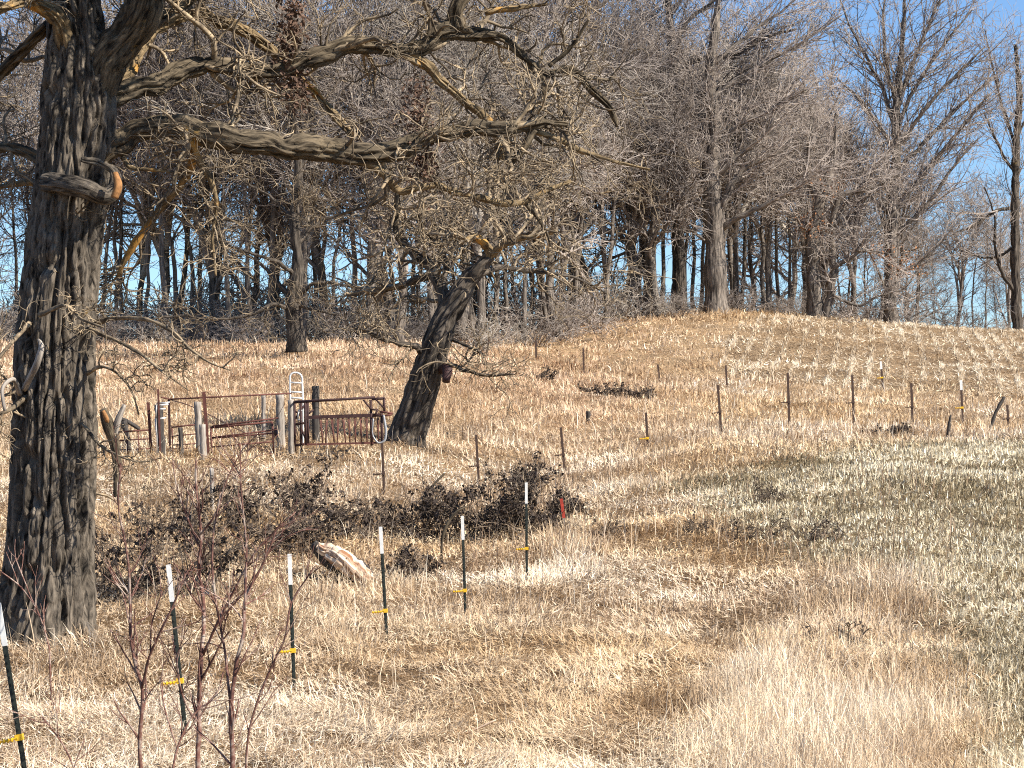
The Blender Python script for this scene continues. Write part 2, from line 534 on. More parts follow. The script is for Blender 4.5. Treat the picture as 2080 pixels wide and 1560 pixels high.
# matted, fallen grass in the hollow
def lay(nn, y0, y1, name):
    mb = MB()
    x, y = sample_ground(nn, y0, y1)
    k = fieldmask(*jit(x, y)) == 0
    gap = fbm(x * 1.9, y * 1.9, 0, 140, 2)
    k &= rg.random(nn) < np.clip((gap - .30) * 6, .35, 1)
    x, y = x[k], y[k]
    tall = tallness(x, y)
    far = np.clip((y - 38) / 20, 0, 1)
    cl = fbm(x * 1.1, y * 1.1, 0, 44)
    far = np.clip((y - 40) / 25, 0, 1)
    px, py = pxof(x, y), pyof(x, y)
    # the trodden way: along the hollow from the foreground to the edge of the stubble
    pth = np.exp(-((px - np.interp(py, [1100, 1250, 1400, 1560, 1700], [1560, 1380, 1180, 1000, 900])) / 210) ** 2) * (y < 36)
    up = np.clip(tall * 1.2 + far * .5 + (cl - .5) * 1.6 - .13 - pth * .8, 0, 1)
    flow = fbm(x * .5, y * .5, 0, 61) * 4 * np.pi
    az = flow * (1 - .75 * pth) + rg.normal(0, .9, len(x)) * (1 - .4 * pth)
    tilt = (1 - up) * np.radians(74) + up * np.radians(16) + rg.normal(0, .3, len(x))
    h = .07 + rg.random(len(x)) * .15 + up * (.08 + .20 * rg.random(len(x))) + tall * .12
    h *= .6 + .8 * cl
    wd = np.maximum(.007, .00042 * y) * (.5 + .9 * rg.random(len(x)))
    zo = (1 - up) * rg.random(len(x)) * .10
    c1 = tint(len(x), STRAW, x, y, 1)
    c2 = tint(len(x), PALE, x, y, 2)
    c3 = tint(len(x), TAN, x, y, 3)
    fm_ = np.clip((fbm(x * .12, y * .12, 0, 81) - .42) * 6, 0, 1)[:, None]
    c = c1 * (1 - fm_) + c2 * fm_
    ft = (np.clip((y - 60) / 20, 0, 1) * np.clip((1500 - pxof(x, y)) / 300, 0, 1))[:, None]
    c = c * (1 - ft) + c3 * ft
    tl = np.clip(tall, 0, 1)[:, None]
    c = c * (1 - tl) + c2 * tl
    blades(mb, x, y, h, wd, az, tilt, rg.normal(.12, .42, len(x)), c, zo, 3, .6)
    tag(mb.build(name, M_blade, smooth=False, col=True), 'dry straw-coloured grass lying matted and in tufts over the slope', 'grass', kind='stuff')
lay(620000, 11.5, 140, 'dry_grass')

# long weeds and seed stalks standing among the grass
mb = MB()
x, y = sample_ground(22000, 12, 125)
k = fieldmask(x, y) == 0
x, y = x[k], y[k]
band = np.exp(-((y - 60) / 22) ** 2) * .9 + np.clip(tallness(x, y), 0, 1) + .12 + .35 * np.clip((y - 85) / 20, 0, 1)
k = rg.random(len(x)) < band * np.clip(fbm(x * .6, y * .6, 0, 90) * 2 - .4, 0, 1)
x, y = x[k], y[k]
blades(mb, x, y, .3 + rg.random(len(x)) * .4, np.maximum(.005, .00026 * y) * (.6 + .8 * rg.random(len(x))), rg.random(len(x)) * 6.28, np.abs(rg.normal(.12, .12, len(x))), rg.normal(.25, .25, len(x)), tint(len(x), PALE, x, y, 6) * .95, 0., 3, .15)
x, y = sample_ground(15000, 30, 118)
k = (fieldmask(x, y) != 1) & (rg.random(len(x)) < np.clip(fbm(x * .35, y * .35, 0, 97) * 3 - 1.3, 0, 1))
x, y = x[k], y[k]
blades(mb, x, y, .2 + rg.random(len(x)) * .4, np.maximum(.006, .0003 * y), rg.random(len(x)) * 6.28, np.abs(rg.normal(.1, .15, len(x))), rg.normal(.1, .2, len(x)), tint(len(x), [(.20, .125, .075), (.32, .21, .13), (.42, .29, .19)], x, y, 7))
tag(mb.build('tall_weeds', M_blade, smooth=False, col=True), 'long pale and brown seed stalks standing among the matted grass', 'weeds', kind='stuff')

# crop stubble in the near field
mb = MB()
x, y = sample_ground(240000, 14, 72, -.02, .26)
k = fieldmask(*jit(x, y)) == 2
x, y = x[k], y[k]
# drilled rows
a = math.radians(72)
uu = x * math.sin(a) - y * math.cos(a)
sp = .21
ur = np.round(uu / sp) * sp + rg.normal(0, .028, len(x))
loose = rg.random(len(x)) < .38
ur = np.where(loose, uu, ur)
du = ur - uu
x = x + du * math.sin(a)
y = y - du * math.cos(a)
h = np.where(loose, .07 + rg.random(len(x)) * .12, .07 + rg.random(len(x)) * .11)
lowg = np.clip((fbm(x * .25, y * .25, 0, 120) - .35) * 4, .35, 1)
tilt = np.where(loose, rg.normal(1.2, .3, len(x)), np.abs(rg.normal(.1, .35, len(x))))
blades(mb, x, y, h * (.6 + .5 * lowg), np.maximum(.007, .00046 * y) * (.5 + .9 * rg.random(len(x))), rg.random(len(x)) * 6.28, tilt, rg.normal(0, .35, len(x)), tint(len(x), STUB, x, y, 8, .38), np.where(loose, .03, 0))
tag(mb.build('crop_stubble', M_blade, smooth=False, col=True), 'short pale crop stubble standing in the field on the right', 'stubble', kind='stuff')

# corn stubble on the hill
mb = MB()
x, y = sample_ground(115000, 88, 150, .07, .26, 2)
k = fieldmask(x, y) == 1
x, y = x[k], y[k]
px = pxof(x, y)
ph = x * .988 - y * .154 + .0012 * (y - 112) ** 2
sp = .80
d = np.round(ph / sp) * sp - ph + rg.normal(0, .06, len(x))
loose = rg.random(len(x)) < .28
d = np.where(loose, 0, d)
x = x + d * .9
h = np.where(loose, .15 + rg.random(len(x)) * .25, .08 + rg.random(len(x)) * .16)
tilt = np.where(loose, rg.normal(1.3, .2, len(x)), np.abs(rg.normal(.15, .25, len(x))))
blades(mb, x, y, h * .95, .034 * (.5 + rg.random(len(x))), rg.random(len(x)) * 6.28, tilt, rg.normal(0, .1, len(x)), tint(len(x), [(.30, .20, .11), (.62, .48, .31), (.84, .70, .50), (.90, .80, .62)], x, y, 9, .35), np.where(loose, .04, 0))
tag(mb.build('corn_stubble', M_blade, smooth=False, col=True), 'rows of cut corn stalks over the bare field on the hilltop', 'stubble', kind='stuff')

# ------------------------------------------------------------------ branching
def unit(v): return v / (np.linalg.norm(v, axis=-1, keepdims=True) + 1e-9)
def spawn(rng, P, R, n, L, K, ang=(.5, 1.1), wander=.25, bias=(0, 0, 0), t0=.15, t1=1.0, rr=.6, rmin=.004, taper=.25, Lfade=.5, out=None, rl_=.032):
    """n children over all parent chains P(N,K,3); returns child chains"""
    Np, Kp, _ = P.shape
    seg = np.linalg.norm(np.diff(P, axis=1), axis=2).sum(1)
    pr = seg / seg.sum()
    pi = rng.choice(Np, n, p=pr)
    t = t0 + (t1 - t0) * rng.random(n)
    f = t * (Kp - 1)
    k = np.minimum(f.astype(int), Kp - 2)
    u = (f - k)[:, None]
    base = P[pi, k] * (1 - u) + P[pi, k + 1] * u
    T = unit(P[pi, k + 1] - P[pi, k])
    rad = R[pi, k] * (1 - u[:, 0]) + R[pi, k + 1] * u[:, 0]
    q = rng.normal(size=(n, 3))
    q = unit(q - (q * T).sum(1, keepdims=True) * T)
    if out is not None:
        q = unit(q + np.array(out))
        q = unit(q - (q * T).sum(1, keepdims=True) * T)
    a = rng.uniform(ang[0], ang[1], n)[:, None]
    d = unit(T * np.cos(a) + q * np.sin(a))
    ln = rng.uniform(L[0], L[1], n) * (1 - Lfade * t)
    pts = np.zeros((n, K, 3))
    pts[:, 0] = base
    b = np.array(bias, float)
    w_ = rng.normal(size=(n, 3)) * wander
    for s in range(1, K):
        w_ = w_ * .35 + rng.normal(size=(n, 3)) * wander
        d = unit(d + w_ + b)
        pts[:, s] = pts[:, s - 1] + d * (ln / (K - 1))[:, None]
    r0 = np.maximum(np.minimum(rad * rr, ln * rl_), rmin)
    tt = np.linspace(0, 1, K)[None]
    rads = r0[:, None] * (1 - tt * (1 - taper))
    rads = np.maximum(rads, rmin * .6)
    return pts, rads

def resample(pts, K):
    """smooth curve through traced points, K samples; pts rows: x,y,z,r"""
    p = np.array(pts, float)
    d = np.concatenate([[0], np.cumsum(np.linalg.norm(np.diff(p[:, :3], axis=0), axis=1))])
    # Catmull-Rom
    u = np.linspace(0, d[-1], K)
    m_ = np.gradient(p, d, axis=0)
    k = np.clip(np.searchsorted(d, u, 'right') - 1, 0, len(d) - 2)
    h = (d[k + 1] - d[k])
    s = (u - d[k]) / h
    s_, h_ = s[:, None], h[:, None]
    r = (2 * s_ ** 3 - 3 * s_ ** 2 + 1) * p[k] + (s_ ** 3 - 2 * s_ ** 2 + s_) * h_ * m_[k] + (-2 * s_ ** 3 + 3 * s_ ** 2) * p[k + 1] + (s_ ** 3 - s_ ** 2) * h_ * m_[k + 1]
    return r[:, :3], np.maximum(r[:, 3], .003)

def trace(rows, Y, K=16):
    """rows (px, py, width_px, dY)"""
    q = []
    for (px, py, wpx, dy) in rows:
        yy = Y + dy
        p = W(px, py, yy)
        q.append([*p, wpx / 2 / F * yy])
    return resample(q, K)

def gnarl(P, R, rng, amp):
    """knobbly irregularity along a limb"""
    n_ = rng.normal(size=P.shape) * amp
    n_[0] = 0
    n_ = (n_ + np.roll(n_, 1, 0)) / 2
    return P + n_ * R[:, None], R * (1 + rng.normal(size=R.shape) * .07)

def barktube(mb, P, R, sides, K, ridge, fr=11, seed=0, flare=None):
    """a limb with furrowed bark modelled into its surface"""
    rows = np.hstack([P, R[:, None]])
    P2, R2 = resample(rows, K)
    v, q, b, t = tubes(P2, R2, sides, True)
    nb = K * sides
    c = np.repeat(P2, sides, 0)
    nrm = unit(v[:nb] - c)
    bb = b[:nb]
    if flare is not None:
        ang = np.arctan2(bb[:, 1], bb[:, 0])
        f = np.exp(-bb[:, 2] / flare[0])
        v[:nb] += nrm * (f * flare[1] * (.5 + .5 * np.cos(ang * 5 + 1.3)) + f * flare[1] * .4)[:, None]
    wrp = fbm(bb[:, 0] * 3, bb[:, 1] * 3, bb[:, 2] * 1.5, seed + 3) * 1.2
    d1 = np.abs(vnoise(bb[:, 0] * fr + wrp, bb[:, 1] * fr + wrp, bb[:, 2] * fr * .11, seed) - .5) * 2
    d2 = np.abs(vnoise(bb[:, 0] * fr * 2.1, bb[:, 1] * fr * 2.1, bb[:, 2] * fr * .4 + wrp, seed + 1) - .5) * 2
    hh = np.minimum(d1 * 3.2, 1) * .75 + np.minimum(d2 * 2.6, 1) * .25
    v[:nb] += nrm * ((hh - .7) * ridge)[:, None]
    mb.add(v, q, b, t)
    return P2, R2

def leafclump(root, centres, n, sp, sz0, m_, seed, name='dead_leaves'):
    """curled leaves still hanging on the twigs"""
    rng = np.random.default_rng(seed)
    c = np.array(centres, float)[rng.integers(0, len(centres), n)] + rng.normal(size=(n, 3)) * np.array(sp)
    u = unit(rng.normal(size=(n, 3)))
    v_ = unit(np.cross(u, rng.normal(size=(n, 3))))
    w_ = np.cross(u, v_)
    sz = (rng.uniform(.6, 1.4, n) * sz0)[:, None]
    V = np.stack([c - u * sz, c + v_ * sz * .6 + w_ * sz * .3, c + u * sz, c - v_ * sz * .6 + w_ * sz * .35], 1).reshape(-1, 3)
    k = np.arange(n)[:, None] * 4
    mb = MB()
    mb.add(V, np.zeros((0, 4), int), tris=np.concatenate([k + np.array([[0, 1, 2]]), k + np.array([[0, 2, 3]])]).astype(int))
    return part(mb, name, m_, root, smooth=False)
M_brownleaf = plain('hanging_brown_leaf', (.17, .10, .065), .8, var=.6, scale=6)
M_orangeleaf = plain('hanging_orange_leaf', (.50, .24, .11), .8, var=.4, scale=6)
# ------------------------------------------------------------------ the big oak
ro = np.random.default_rng(3)
OY = 27.0
base = Gy(95, OY)
oak = empty('oak_tree', base, 'huge old leafless oak with deeply furrowed trunk at the left edge of the photo', 'tree')
tr = [(88, 1345, 200, 0), (92, 1270, 182, 0), (100, 1180, 168, 0), (105, 1050, 160, 0), (110, 900, 162, 0), (112, 700, 150, 0), (128, 520, 142, 0), (142, 400, 138, 0), (155, 290, 140, 0), (160, 200, 142, 0), (158, 110, 118, 0), (150, 0, 96, 0), (140, -160, 80, .2), (170, -400, 66, .5), (120, -700, 48, .9), (160, -1000, 30, 1.2), (130, -1300, 14, 1.5)]
trP, trR = trace(tr, OY, 40)
mb = MB()
barktube(mb, trP, trR, 240, 720, .13, 13, 1, (.5, .22))
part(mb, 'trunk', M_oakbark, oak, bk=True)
LIMBS = [
 # right fork rising out of the frame
 ([(185, 210, 84, 0), (225, 120, 82, -.1), (275, 30, 74, -.2), (320, -50, 66, -.3), (400, -190, 56, -.4), (430, -400, 44, -.4), (520, -640, 28, 0), (560, -850, 12, .3)], 0),
 # upper dark limb and its continuation
 ([(195, 205, 46, -.2), (260, 185, 40, -.4), (320, 165, 38, -.7), (385, 138, 36, -1.0), (450, 130, 34, -1.2), (510, 142, 32, -1.4), (570, 140, 30, -1.5), (640, 118, 34, -1.6), (700, 96, 36, -1.7), (755, 92, 30, -1.8), (815, 103, 28, -1.9), (860, 92, 34, -2.0), (915, 62, 38, -2.1), (960, 70, 26, -2.2), (1015, 74, 14, -2.3), (1060, 112, 15, -2.4), (1105, 150, 16, -2.5), (1160, 142, 16, -2.6), (1195, 178, 13, -2.7), (1240, 222, 9, -2.8), (1255, 258, 5, -2.8)], 0),
 ([(930, 60, 30, -2.1), (925, 20, 26, -2.0), (950, -30, 22, -2.0), (965, -110, 16, -1.9), (1030, -200, 10, -1.8), (1040, -330, 5, -1.6)], 0),
 ([(985, 25, 14, -2.0), (1050, 15, 12, -2.1), (1110, 8, 5, -2.2)], 1),
 ([(820, 103, 22, -1.9), (855, 125, 20, -2.0), (900, 165, 15, -2.1), (945, 205, 14, -2.2), (985, 240, 15, -2.3), (1012, 275, 14, -2.4), (1016, 325, 10, -2.4)], 1),
 ([(1100, 150, 12, -2.5), (1108, 200, 9, -2.5)], 0),
 ([(1115, 135, 9, -2.5), (1160, 95, 8, -2.4), (1195, 40, 4, -2.3)], 0),
 # the long heavy horizontal limb
 ([(185, 330, 50, .1), (232, 292, 48, .2), (270, 268, 44, .2), (340, 262, 48, .1), (430, 272, 48, 0), (540, 292, 46, -.2), (650, 303, 46, -.5), (735, 312, 44, -.7), (795, 308, 40, -.8), (845, 288, 34, -.9), (920, 268, 30, -1), (990, 262, 28, -1.1), (1060, 258, 22, -1.2), (1110, 248, 16, -1.3), (1152, 252, 9, -1.4)], 0),
 ([(1085, 262, 16, -1.3), (1065, 300, 14, -1.3), (1035, 335, 9, -1.3)], 0),
 ([(1090, 268, 12, -1.4), (1140, 285, 12, -1.5), (1180, 305, 10, -1.6), (1240, 325, 7, -1.6), (1320, 345, 4, -1.7)], 1),
 # hanging limbs below it
 ([(735, 325, 18, -.7), (775, 350, 16, -.8), (812, 388, 16, -.9), (850, 382, 13, -.9), (890, 376, 12, -1), (930, 392, 12, -1.1), (985, 406, 14, -1.2), (1030, 414, 13, -1.3), (1066, 410, 12, -1.4), (1110, 388, 9, -1.5), (1160, 368, 5, -1.6)], 1),
 ([(1066, 412, 9, -1.4), (1090, 440, 7, -1.4), (1112, 478, 5, -1.4), (1118, 500, 3, -1.4)], 0),
 ([(808, 385, 13, -.9), (806, 430, 11, -.9), (803, 470, 9, -.9), (815, 500, 6, -.9)], 0),
 ([(390, 285, 16, 0), (405, 330, 13, -.1), (428, 365, 12, -.2), (440, 410, 9, -.2), (432, 470, 7, -.2), (438, 560, 4, -.2)], 1),
 ([(250, 320, 11, .2), (262, 338, 8, .1), (310, 345, 6, 0), (365, 352, 5, -.1)], 1),
 # tan limb arching behind
 ([(215, 200, 36, .3), (250, 150, 34, .9), (285, 95, 32, 1.3), (330, 45, 30, 1.6), (390, 28, 26, 1.9), (450, 42, 24, 2.1), (515, 75, 20, 2.2), (560, 112, 16, 2.3), (600, 150, 14, 2.3), (650, 200, 14, 2.2), (690, 245, 12, 2.1), (715, 275, 8, 2.0)], 1),
 ([(330, 45, 22, 1.6), (380, 5, 20, 1.9), (450, -40, 15, 2.4), (560, -60, 9, 2.9), (650, -20, 5, 3.2)], 1),
 ([(285, 95, 20, 1.3), (275, 60, 12, 1.4), (262, 20, 8, 1.4), (275, -40, 5, 1.4)], 1),
 ([(395, 300, 18, .1), (385, 345, 16, .5), (345, 400, 15, .8), (312, 440, 14, 1.0), (290, 470, 15, 1.1), (262, 512, 13, 1.2), (240, 560, 7, 1.3)], 1),
 # left side
 ([(135, 95, 34, -.2), (110, 28, 30, -.4), (60, 5, 24, -.6), (0, 18, 18, -.9), (-80, 10, 14, -1.2), (-200, 60, 8, -1.6)], 1),
 ([(100, 55, 22, .2), (60, 90, 22, .4), (25, 125, 20, .6), (-15, 165, 18, .8), (-100, 200, 12, 1), (-220, 300, 6, 1.3)], 0),
 ([(100, 330, 24, .2), (55, 308, 20, .3), (0, 300, 16, .5), (-90, 330, 10, .8), (-180, 300, 5, 1)], 0),
 ([(95, 375, 18, .3), (40, 372, 12, .6), (-30, 390, 7, 1.0)], 1),
 # thick upper limbs reaching toward the viewer and the sun, above the frame
 ([(150, -60, 60, 0), (260, -200, 48, -1.6), (420, -420, 34, -3), (620, -560, 22, -4.2), (820, -700, 10, -5)], 0),
 ([(145, -120, 56, 0), (60, -260, 44, -1.8), (-60, -420, 30, -3.4), (-160, -640, 16, -4.6)], 0),
 ([(300, -20, 40, -.3), (460, -90, 34, -1.5), (660, -160, 24, -2.8), (860, -260, 12, -3.8)], 0),
 ([(290, -50, 58, -.2), (400, -140, 50, -.6), (540, -230, 42, -1.1), (700, -330, 34, -1.6), (880, -430, 24, -2.2), (1080, -520, 12, -2.8)], 0),
 ([(240, -30, 54, -.2), (330, -160, 48, -.5), (440, -300, 40, -.9), (560, -450, 28, -1.3), (700, -620, 12, -1.7)], 0),
 ([(540, -230, 26, -1.1), (660, -220, 20, -1.8), (800, -260, 14, -2.5), (960, -280, 6, -3)], 0),
 # low side branches with fine sprays
 ([(185, 655, 12, .1), (230, 648, 9, -.3), (300, 650, 8, -.7), (350, 672, 7, -.9), (390, 712, 6, -1.0), (430, 738, 4, -1.1), (468, 752, 2.5, -1.1)], 2),
 ([(180, 668, 9, -.2), (230, 690, 7, -.6), (290, 722, 6, -.9), (340, 762, 4, -1.1), (380, 790, 2.5, -1.1)], 2),
 ([(175, 760, 10, -.2), (205, 745, 7, -.5), (245, 765, 5, -.7), (270, 800, 4, -.8), (282, 842, 2.5, -.8)], 2),
 ([(80, 640, 10, -.5), (130, 622, 7, -.8), (170, 650, 5, -1), (210, 665, 3, -1.1)], 2),
 ([(60, 655, 10, -.4), (20, 700, 8, -.7), (-20, 760, 6, -.9), (-60, 860, 4, -1.1)], 2),
 ([(60, 800, 12, -.3), (20, 830, 9, -.6), (-15, 850, 7, -.8), (-60, 930, 4, -1)], 2),
 ([(165, 860, 8, -.3), (200, 900, 6, -.5), (240, 925, 5, -.7), (290, 938, 4, -.8), (330, 930, 2, -.9)], 2),
]
CH = []
for q, (rows, kd) in enumerate(LIMBS):
    if kd != 2 and max(r_[0] for r_ in rows) > 300 and min(r_[1] for r_ in rows) > -400 and q not in (0,):
        rows = [(a_, b_, c_, abs(d_) * .8) for (a_, b_, c_, d_) in rows]
    K = max(8, 3 * len(rows))
    P, R = trace(rows, OY, K)
    P, R = gnarl(P, R, ro, .16 if kd != 2 else .3)
    L_ = np.linalg.norm(np.diff(P, axis=0), axis=1).sum()
    big = R.max() > .06
    mb = MB()
    barktube(mb, P, R, 46 if big else 14, int(max(30, L_ * (26 if big else 16))), .065 if big else .014, 21 if big else 34, q * 7)
    part(mb, 'limb', (M_limb if kd == 0 else M_lichlimb if kd == 1 else M_oaktwig), oak, bk=True)
    CH.append((P, R, kd, L_))

# broken curled stub with orange heartwood
mb = MB()
P, R = trace([(95, 372, 40, -.3), (140, 375, 40, -.55), (180, 385, 38, -.65), (212, 398, 34, -.6), (232, 385, 28, -.5), (230, 350, 20, -.45), (205, 332, 14, -.5), (165, 325, 9, -.6)], OY, 26)
barktube(mb, P, R, 40, 90, .04, 17, 5)
st = part(mb, 'broken_limb', M_oakbark, oak, bk=True)
mb = MB()
P, R = trace([(232, 402, 16, -.85), (240, 378, 17, -.86), (234, 352, 12, -.8)], OY, 12)
mb.tube(P, R, 10)
x_ = mb.build('torn_wood', M_orangewood, st, origin=np.array(oak.location))
# dead hooked stubs low on the left
mb = MB()
for rows in ([(50, 790, 14, -.5), (62, 765, 14, -.7), (78, 730, 15, -.85), (84, 700, 12, -.85), (78, 690, 6, -.8)], [(40, 800, 12, -.5), (25, 770, 10, -.8), (5, 790, 9, -1), (10, 835, 8, -1)]):
    P, R = trace(rows, OY, 16)
    mb.tube(P, R * .9, 12)
part(mb, 'dead_stub', M_greywood, oak, bk=True)

# twigs
tw = MB()
def twig_levels(mb, rng, P, R, L_, dens=1.0, scale=1.0, sag=-.03, sides3=3):
    P, R = P[None], R[None]
    n1 = int(max(4, L_ * 4.0 * dens))
    a, ar = spawn(rng, P, R, n1, (.5 * scale, 1.7 * scale), 9, (.5, 1.35), .30, (0, 0, .03), .1, 1, .5, .011, .3, .35)
    b_, br = spawn(rng, a, ar, int(n1 * 5), (.3 * scale, .95 * scale), 7, (.5, 1.3), .33, (0, 0, sag), .15, 1, .7, .0075, .5, .3)
    c_, cr = spawn(rng, b_, br, int(n1 * 20), (.14 * scale, .5 * scale), 5, (.5, 1.3), .34, (0, 0, sag), .2, 1, .8, .0055, .6, .3)
    for p_, r_, s_ in ((a, ar, 6), (b_, br, 4), (c_, cr, sides3)):
        v, q, bk, t = tubes(p_, r_, s_)
        mb.add(v, q, bk)
for (P, R, kd, L_) in CH:
    if kd == 2:
        twig_levels(tw, ro, P, R, L_, .55, .42)
    else:
        twig_levels(tw, ro, P[2:], R[2:], L_, 1.0)
twig_levels(tw, ro, trP[22:], trR[22:], 7, 1.2, 1.3)
# epicormic sprays on the trunk
a, ar = spawn(ro, trP[None, 4:18], trR[None, 4:18], 26, (.4, .9), 7, (1.1, 1.5), .3, (0, -.05, 0), 0, 1, .1, .007, .5, .2)
b_, br = spawn(ro, a, ar, 150, (.1, .4), 5, (.4, 1.2), .3, (0, 0, 0), .3, 1, .8, .005, .6, .2)
for p_, r_ in ((a, ar), (b_, br)):
    v, q, bk, t = tubes(p_, r_, 4)
    tw.add(v, q, bk)
part(tw, 'twigs', M_oaktwig, oak)

leafclump(oak, [W(590, 30, OY + 1.2), W(597, 70, OY + 1.3), W(585, 110, OY + 1.2), W(592, 150, OY + 1.3), W(605, 190, OY + 1.3)], 900, (.09, .12, .14), .035, M_brownleaf, 5)
leafclump(oak, [W(850, 190, OY + 1.2), W(838, 230, OY + 1), W(856, 270, OY + .9), W(846, 310, OY + .8), W(868, 320, OY + .8), W(862, 350, OY + .8)], 700, (.09, .12, .13), .032, M_brownleaf, 6)
# ------------------------------------------------------------------ leaning oak by the corral
rl = np.random.default_rng(8)
LY = 61.0
base = Gy(828, LY)
lean = empty('leaning_oak_tree', base, 'small dark-trunked oak leaning right beside the rusty corral', 'tree')
P, R = trace([(818, 925, 82, 0), (829, 880, 72, 0), (848, 820, 66, -.1), (870, 750, 60, -.2), (890, 690, 54, -.3), (910, 640, 48, -.3), (933, 600, 42, -.4), (955, 565, 34, -.4), (975, 540, 27, -.5), (997, 518, 20, -.5)], LY, 30)
mb = MB()
barktube(mb, P, R, 70, 150, .12, 8, 12, (.5, .08))
part(mb, 'trunk', M_darkbark, lean, bk=True)
tw = MB()
LL = [[(915, 650, 34, -.2), (900, 605, 26, 0), (885, 570, 22, .2), (870, 535, 20, .4), (840, 520, 16, .5), (822, 490, 14, .6), (812, 440, 12, .6), (806, 400, 7, .6)],
      [(995, 520, 24, -.5), (985, 495, 18, -.7), (965, 480, 13, -1), (945, 488, 9, -1.4)],
      [(995, 518, 20, -.5), (1040, 490, 12, -.9), (1090, 480, 9, -1.4), (1130, 470, 5, -2)],
      [(870, 560, 18, .3), (830, 575, 14, .8), (780, 590, 10, 1.3), (700, 600, 6, 2)],
      [(995, 520, 22, -.5), (1020, 470, 16, 0), (1060, 420, 12, .6), (1090, 370, 7, 1)],
      [(965, 560, 20, -.4), (1010, 545, 13, .4), (1080, 550, 9, 1.2), (1170, 565, 6, 2), (1240, 600, 4, 2.4)],
      [(860, 722, 16, -.3), (842, 704, 14, -.6), (800, 696, 11, -1), (760, 680, 8, -1.4), (720, 665, 5, -1.8)],
      [(915, 740, 10, -.4), (945, 752, 8, -.8), (985, 762, 6, -1.2), (1040, 760, 4, -1.6)],
      [(920, 690, 8, -.3), (955, 705, 6, -.6), (985, 722, 4, -.9)],
      [(900, 600, 16, 0), (905, 540, 14, .3), (890, 480, 12, .6), (905, 420, 8, .8), (895, 350, 5, 1)]]
for q, rows in enumerate(LL):
    P2, R2 = trace(rows, LY, 20)
    P2, R2 = gnarl(P2, R2, rl, .3)
    mb = MB()
    mb.tube(P2, R2, 12)
    part(mb, 'limb', M_lichlimb if q in (1, 2) else M_darkbark, lean, bk=True)
    L_ = np.linalg.norm(np.diff(P2, axis=0), axis=1).sum()
    low = q in (6, 7, 8)
    a, ar = spawn(rl, P2[None], R2[None], int(L_ * (5 if low else 4.2)), (.7, 1.6) if low else (1.0, 2.6), 9, (.4, 1.3), .28, (0, 0, 0 if low else .03), .15, 1, .6, .016, .4, .3)
    b_, br = spawn(rl, a, ar, len(a) * 5, (.4, 1.3), 7, (.4, 1.3), .3, (0, 0, -.02), .15, 1, .8, .011, .6, .3)
    c_, cr = spawn(rl, b_, br, len(a) * (8 if low else 13), (.25, .8), 5, (.4, 1.3), .3, (0, 0, -.02), .15, 1, .8, .008, .6, .3)
    for p_, r_, s_ in ((a, ar, 5), (b_, br, 3), (c_, cr, 3)):
        v, qq, bk, t = tubes(p_, r_, s_)
        tw.add(v, qq, bk)
part(tw, 'twigs', M_oaktwig, lean)
mb = MB()
P2, R2 = trace([(895, 752, 16, -.4), (908, 748, 22, -.7), (906, 775, 16, -.9)], LY, 10)
mb.tube(P2, R2, 10)
part(mb, 'broken_stub', M_darkrust, lean)

